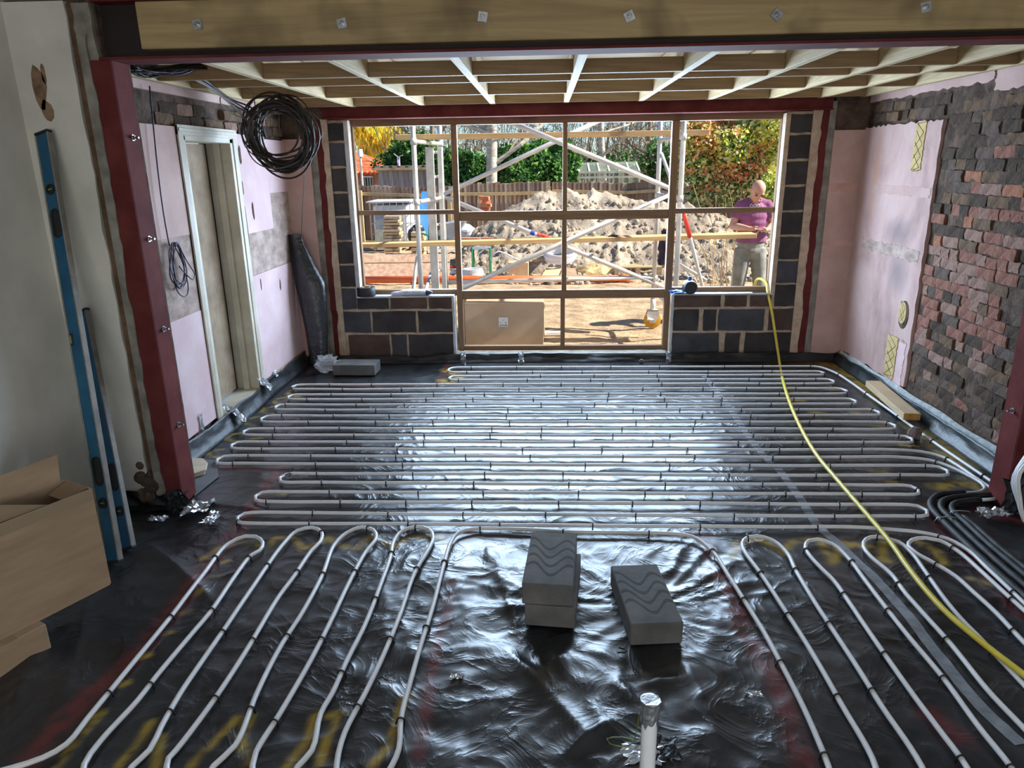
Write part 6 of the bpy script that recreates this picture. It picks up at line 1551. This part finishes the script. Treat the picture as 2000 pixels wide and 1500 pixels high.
q = onY(812, 462, 16.8); bag((q.x, 16.9, q.z - .08), (.16, .14, .26), 31, mat('black_sack', (0.02, 0.02, 0.022), rough=.35), 'rubble_sack', 'black rubble sack standing among the garden clutter', 'sack')
q = onY(893, 452, 16.9); bag((q.x, 17.0, q.z), (.30, .2, .16), 32, mat('grey_tarp', srgb(150, 160, 178), srgb(186, 194, 208), 8, rough=.35), 'tarpaulin', 'crumpled grey tarpaulin beside the wheelbarrow', 'tarpaulin')
# bricks
m_bk = mat('new_brick', srgb(206, 118, 80), srgb(226, 150, 110), 9, rough=.9)
def pile(px, py, Y_, cols, rows, lb, dz=.0, jit_=.12):
    c = onY(px, py, Y_); root = empty('brick_pile', (c.x, Y_, c.z), lb, 'bricks')
    for r_ in range(rows):
        for k in range(cols):
            MB().obox((c.x + (k - (cols - 1) / 2) * .235 + rr.uniform(-.03, .03), Y_ + rr.uniform(-.05, .05), c.z + .038 + .075 * r_), (.215, .10, .066), (rr.uniform(-.05, .05), rr.uniform(-.06, .06), rr.uniform(-jit_, jit_))).build('brick', m_bk, root)
pile(926, 480, 12.9, 3, 2, 'low pile of orange bricks by the wheelbarrow'); pile(948, 412, 15.2, 1, 4, 'small tower of orange bricks on the left slope of the soil heap', 0, .5)
# green trestle, hose coil
YG = 12.75; a = onY(922, 484, YG); c = onY(956, 484, YG); gt = empty('garden_stool', ((a.x + c.x) / 2, YG, 0), 'green-framed folding stool standing on the soil', 'stool')
MB().box((a.x, YG, a.z - .03), (c.x, YG + .25, a.z)).build('seat', mat('pale_seat', srgb(180, 196, 204), rough=.6), gt)
for x in (a.x, c.x):
    for y in (YG, YG + .25): MB().tube([(x, y, -.05), (x, y, a.z)], .015, 6).build('leg', MATS['green_tube'], gt)
def coilring(c, r, n, h, tube_r, m, lb, tilt=0, name='pipe_coil'):
    root = empty(name, c, lb, 'coil'); pts = []
    M3 = Matrix.Rotation(tilt, 3, 'X'); N_ = 30 * n
    for i in range(N_):
        a = 2 * math.pi * i / 30; q = Vector((r * (1 + .05 * math.sin(i * .37)) * math.cos(a), r * math.sin(a), h * i / N_)); pts.append(Vector(c) + M3 @ q)
    MB().tube(pts, tube_r, 6).build('hose', m, root, smooth=True)
m_wh = mat('white_hose', srgb(220, 226, 236), rough=.4)
q = fl(938, 520, 0); coilring((q.x, 12.4, .0), .17, 6, .16, .015, m_wh, 'coil of white hose lying on the soil')
pts = spline([tuple(p) for p in (onY(955, 512, 12.9), onY(965, 495, 12.9), onY(975, 491, 12.9), onY(1000, 502, 12.9), onY(1030, 516, 12.9))], .1)
tag(MB().tube(pts, .016, 6).build('white_pipe', m_wh, smooth=True), 'bent length of white pipe rising from the hose coil', 'pipe')
q = onY(1094, 512, 13.0); coilring((q.x, 12.95, q.z + .06), .27, 7, .16, .016, m_wh, 'loose coil of silvery white pipe on the foot of the soil heap', R(14))
# flattened cardboard and timber on the soil
def slab(pxs, Y_, th, m, lb, name, cat, lift=0):
    P = [fl(x, y, lift) for x, y in pxs]
    return tag(MB().prism([(p.x, p.y) for p in P], lift, lift + th, axis='z').build(name, m), lb, cat)
m_wcard = mat('sunlit_cardboard', srgb(206, 168, 124), srgb(226, 192, 150), 4, rough=.85)
tag(MB().box((onY(993, 530, 12.5).x, 12.5, -.03), (onY(1032, 530, 12.5).x, 12.8, onY(1010, 513, 12.5).z)).build('cardboard_packet', m_wcard, bevel=.004), 'small cardboard packet left of the central mullion', 'box')
tag(MB().box((onY(1035, 520, 13.1).x, 13.1, -.03), (onY(1076, 520, 13.1).x, 13.4, onY(1050, 506, 13.1).z)).build('cardboard_packet', m_wcard, bevel=.004), 'longer cardboard packet on the soil behind the small one', 'box')
def lean(pts, lb, name, cat, m):
    o_ = MB().add([tuple(p) for p in pts] + [(p[0], p[1] + .03, p[2]) for p in pts], [(0, 1, 2, 3), (7, 6, 5, 4), (0, 4, 5, 1), (1, 5, 6, 2), (2, 6, 7, 3), (3, 7, 4, 0)]).build(name, m); return tag(o_, lb, cat)
lean([onY(1056, 541, 12.35), onY(1090, 541, 12.35), onY(1098, 522, 12.75), onY(1068, 523, 12.75)], 'flattened cardboard sheet leaning beyond the orange pipe', 'cardboard_sheet', 'cardboard', m_wcard)
lean([onY(1092, 541, 12.3), onY(1128, 539, 12.3), onY(1124, 524, 12.8), onY(1100, 523, 12.8)], 'second cardboard sheet leaning beside the first beyond the orange pipe', 'cardboard_sheet', 'cardboard', m_card)
lean([onY(1112, 524, 13.0), onY(1158, 540, 12.7), onY(1192, 533, 12.9), onY(1114, 510, 13.3)], 'sunlit pale plank sloping on the soil right of the central mullion', 'timber_plank', 'plank', m_pl[0])
q = fl(1160, 536); mbx = MB(); mbx.ball((q.x + .1, q.y + .3, -.02), (.42, .3, .17), 18, 10); mbx.v = [(x + .04 * math.sin(y * 31), y, z + .03 * math.sin(x * 23 + y * 17)) for x, y, z in mbx.v]
tag(mbx.build('sand_pile', mat('yellow_sand', srgb(206, 176, 120), srgb(226, 200, 146), 6, rough=1, bump_s=.8, bump_d=.03)), 'small pile of yellow sand beside the sloping plank', 'sand')
YPp = 12.7; a = onY(1200, 540, YPp); c = onY(1292, 540, YPp); pl = empty('timber_pallet', ((a.x + c.x) / 2, YPp, 0), 'low pallet of boards beside the right scaffold leg', 'pallet')
for k in range(6): MB().box((a.x, YPp + .13 * k, .10), (c.x, YPp + .13 * k + .1, .125)).build('slat', m_pl[k % 2], pl)
for k in range(3): x = a.x + (c.x - a.x - .08) * k / 2; MB().box((x, YPp, -.04), (x + .08, YPp + .75, .10)).build('bearer', m_pl[1], pl)
for k, (px, py) in enumerate(((885, 520), (900, 526), (892, 532))):
    q = fl(px, py, .05); tag(MB().tube([(q.x - .2, q.y, .04), (q.x + .28, q.y + .1 * k, .04)], .022, 8).build('pipe_offcut', m_wh if k else m_rs, smooth=True), ['short red pipe offcut beside the ladder foot', 'short white pipe offcut beside the ladder foot, farther one', 'short white pipe offcut beside the ladder foot, nearer one'][k], 'pipe')
# ================================================================== the man outside
m_skin = mat('skin', srgb(206, 152, 128), srgb(220, 172, 150), 6, rough=.55)
m_shirt = mat('plum_shirt', srgb(134, 78, 118), srgb(152, 94, 134), 8, rough=.9, bump_s=.35, bump_d=.012, bump_scale=9)
m_trous = mat('grey_trousers', srgb(122, 124, 120), srgb(156, 158, 152), 7, rough=.9, bump_s=.4, bump_d=.015, bump_scale=9)
PX, PY = onY(1471, 430, 8.75).x, 8.75
GZ0 = -.03
man = empty('person', (PX, PY, GZ0), 'bald man in a plum t-shirt and grey trousers looking down at his hands', 'person')
def L(x, y, z): return Vector((PX + x, PY + y, GZ0 + z))
def limb(mb, pts, rad, seg=14): mb.tube([L(*p) for p in pts], rad, seg)
def rem(o, vox, smooth=4):
    m = o.modifiers.new('skin_surface', 'REMESH'); m.mode = 'VOXEL'; m.voxel_size = vox; m.use_smooth_shade = True
    s = o.modifiers.new('soften', 'SMOOTH'); s.iterations = smooth; s.factor = .5
SHL, SHR = (-.155, .02, 1.395), (.155, .02, 1.395)
ELL, ELR = (-.235, .00, 1.165), (.235, .00, 1.165)
WRL, WRR = (-.115, -.235, 1.155), (.11, -.235, 1.14)
b = MB()
# torso, pelvis
for z, rx, ry in ((.92, .145, .10), (1.0, .145, .105), (1.10, .145, .105), (1.22, .15, .11), (1.33, .145, .10)): b.ball(L(0, .02, z), (rx, ry, .11), 18, 12)
b.ball(L(0, .03, 1.41), (.125, .07, .06), 16, 10)
limb(b, [(0, .02, 1.38), (0, .00, 1.46), (0, -.035, 1.54)], [.068, .06, .06])
for s, hip, kn, an in ((-1, (-.09, .02, .88), (-.115, -.01, .49), (-.13, .03, .09)), (1, (.09, .02, .88), (.125, -.01, .49), (.15, .03, .09))):
    limb(b, [hip, ((hip[0] + kn[0]) / 2, 0, .69), kn, ((kn[0] + an[0]) / 2, .015, .33), an], [.09, .08, .057, .055, .04])
    b.ball(L(an[0], -.04, .045), (.045, .12, .04), 14, 8)
for sh_, el, wr in ((SHL, ELL, WRL), (SHR, ELR, WRR)):
    limb(b, [sh_, tuple((p + q) / 2 for p, q in zip(sh_, el)), el], [.05, .046, .040]); b.ball(L(*sh_), .05)
    limb(b, [el, tuple((p * .6 + q * .4) for p, q in zip(el, wr)), wr], [.042, .043, .029]); b.ball(L(*el), .043)
    s = -1 if sh_[0] < 0 else 1
    # hand: palm, four fingers curled inwards, thumb
    pc_ = Vector((wr[0] - s * .045, wr[1] - .03, wr[2] - .005))
    b.ball(L(*pc_), (.048, .03, .02), 12, 8, rot=(0, 0, s * .5))
    limb(b, [wr, tuple(pc_)], [.028, .026], 10)
    for k in range(4):
        base_ = pc_ + Vector((-s * .035, -.022 + .017 * k, -.004 - .004 * k)); ln = (.075, .082, .076, .06)[k]
        f1_ = base_ + Vector((-s * ln * .45, -.012, .004)); f2_ = f1_ + Vector((-s * ln * .3, .0, -.016)); f3_ = f2_ + Vector((s * ln * .02, .008, -.022))
        limb(b, [tuple(base_), tuple(f1_), tuple(f2_), tuple(f3_)], [.0105, .0098, .009, .0075], 8)
    t0 = pc_ + Vector((s * .01, -.02, .012)); limb(b, [tuple(t0), tuple(t0 + Vector((-s * .025, -.022, .018))), tuple(t0 + Vector((-s * .052, -.028, .016)))], [.014, .012, .009], 8)
# head bowed forward
HM = Matrix.Rotation(R(42), 3, 'X') @ Matrix.Rotation(R(8), 3, 'Y')      # nod towards the camera
HC = Vector((0.0, -.09, 1.562))
def H(x, y, z): return L(*(HC + HM @ Vector((x, y, z))))
def hb(p, r, seg=16, rings=12): 
    mbx = MB(); mbx.ball((0, 0, 0), r, seg, rings); b.add([H(*(Vector(p) + Vector(v))) for v in mbx.v], mbx.f)
hb((0, .012, .03), (.078, .098, .090)); hb((0, -.012, -.035), (.064, .078, .085)); hb((0, -.045, -.088), (.040, .040, .034))
hb((0, -.088, -.018), (.013, .022, .026), 10, 8); hb((0, -.082, .018), (.010, .014, .03), 10, 8)
hb((-.034, -.075, .026), (.03, .016, .011), 10, 8); hb((.034, -.075, .026), (.03, .016, .011), 10, 8)
hb((0, -.082, -.062), (.026, .012, .008), 10, 8); hb((0, -.080, -.075), (.022, .012, .008), 10, 8)
for s in (-1, 1): hb((s * .079, .015, -.01), (.010, .020, .032), 10, 8)
body = b.build('body', m_skin, man, smooth=True); rem(body, .0075, 3)
for s in (-1, 1):
    e = MB(); e.ball((0, 0, 0), .011, 10, 8); e.v = [tuple(H(*(Vector((s * .031, -.078, .006)) + Vector(v)))) for v in e.v]
    e.build('eye', mat('eye_dark', (0.03, 0.025, 0.02), rough=.2), man, smooth=True)
    e = MB(); e.tube([H(s * .05, -.079, .030), H(s * .032, -.094, .034), H(s * .014, -.096, .029)], [.003, .005, .004], 6); e.build('eyebrow', mat('brow', srgb(150, 116, 90), rough=.9), man, smooth=True)
hair = MB()
rows_ = []
for i in range(7):
    row = []
    for k in range(25):
        a = R(-10 + 200 * k / 24); z = -.045 + .075 * i / 6
        k2 = math.sqrt(max(0, 1 - ((z - .03) / .092) ** 2)); row.append(H(.0805 * k2 * math.cos(a), .012 + .1015 * k2 * math.sin(a), z))
    rows_.append(row)
o_ = hair.grid(rows_).build('hair', mat('cropped_hair', srgb(150, 122, 100), srgb(176, 148, 124), 60, rough=.9), man, smooth=True); o_.modifiers.new('t', 'SOLIDIFY').thickness = .003
# t-shirt
t = MB()
for z, rx, ry in ((1.06, .170, .14), (1.12, .170, .14), (1.20, .17, .135), (1.27, .172, .132), (1.34, .168, .122)): t.ball(L(0, .02, z), (rx, ry, .10), 20, 12)
t.ball(L(0, .025, 1.405), (.15, .082, .055), 18, 10)
t.lathe([(.162, .975), (.170, .98), (.170, 1.04), (.15, 1.09)], 22, (PX, PY + .02, GZ0), axis=Matrix.Diagonal((1.04, .78, 1)))
for sh_, el in ((SHL, ELL), (SHR, ELR)):
    m_ = tuple(p * .38 + q * .62 for p, q in zip(sh_, el)); t.ball(L(*sh_), .066); limb(t, [(0, .03, 1.42), (sh_[0] * .5, .03, 1.425), sh_], [.06, .062, .06])
    limb(t, [sh_, tuple((p + q) / 2 for p, q in zip(sh_, m_)), m_], [.066, .066, .068], 16)
shirt = t.build('shirt', m_shirt, man, smooth=True); rem(shirt, .010, 3)
collar = MB(); collar.tube([L(.07 * math.cos(a), -.005 + .062 * math.sin(a) - .02, 1.462 + .018 * math.sin(a)) for a in np.linspace(0, 2 * math.pi, 25)[:-1]], .008, 6, closed=True)
collar.build('collar', m_shirt, shirt, smooth=True)
pr_ = MB()
for k in range(4):
    cx_ = -.055 + .037 * k
    pr_.tube([L(cx_ + .013 * math.cos(a), -.088 + .006 * abs(k - 1.5), 1.400 + .018 * math.sin(a)) for a in np.linspace(0, 2 * math.pi, 17)[:-1]], .0045, 6, closed=True)
pr_.build('shirt_print', mat('white_print', srgb(226, 216, 224), rough=.8), shirt, smooth=True)
# trousers
q = MB()
for z in (.88, .95): q.ball(L(0, .02, z), (.160, .12, .10), 18, 12)
for s, hip, kn, an in ((-1, (-.085, .02, .90), (-.118, -.01, .49), (-.135, .025, .07)), (1, (.085, .02, .90), (.128, -.01, .49), (.155, .025, .07))):
    limb(q, [hip, ((hip[0] + kn[0]) / 2, 0, .69), kn, ((kn[0] + an[0]) / 2, .012, .30), (an[0], an[1], .12), an], [.098, .09, .075, .073, .07, .07], 16)
tr2 = q.build('trousers', m_trous, man, smooth=True); rem(tr2, .010, 3)
for s in (-1, 1):
    sx__ = -.13 if s < 0 else .15
    bo = MB(); bo.ball(L(sx__, -.045, .05), (.052, .135, .05), 14, 10); bo.ball(L(sx__, .03, .075), (.05, .06, .06), 14, 10); bo.box(tuple(L(sx__ - .05, -.16, .0)), tuple(L(sx__ + .05, .08, .025)))
    bb_ = bo.build('boot', mat('work_boot', srgb(70, 56, 44), rough=.7), man, smooth=True); rem(bb_, .01, 2)
tag(MB().obox(L(-.005, -.285, 1.125), (.07, .02, .03), (0.2, .3, .2)).build('pipe_fitting', mat('dark_fitting', srgb(60, 62, 60), rough=.5), bevel=.004), 'small dark fitting held between the man\'s hands', 'fitting')
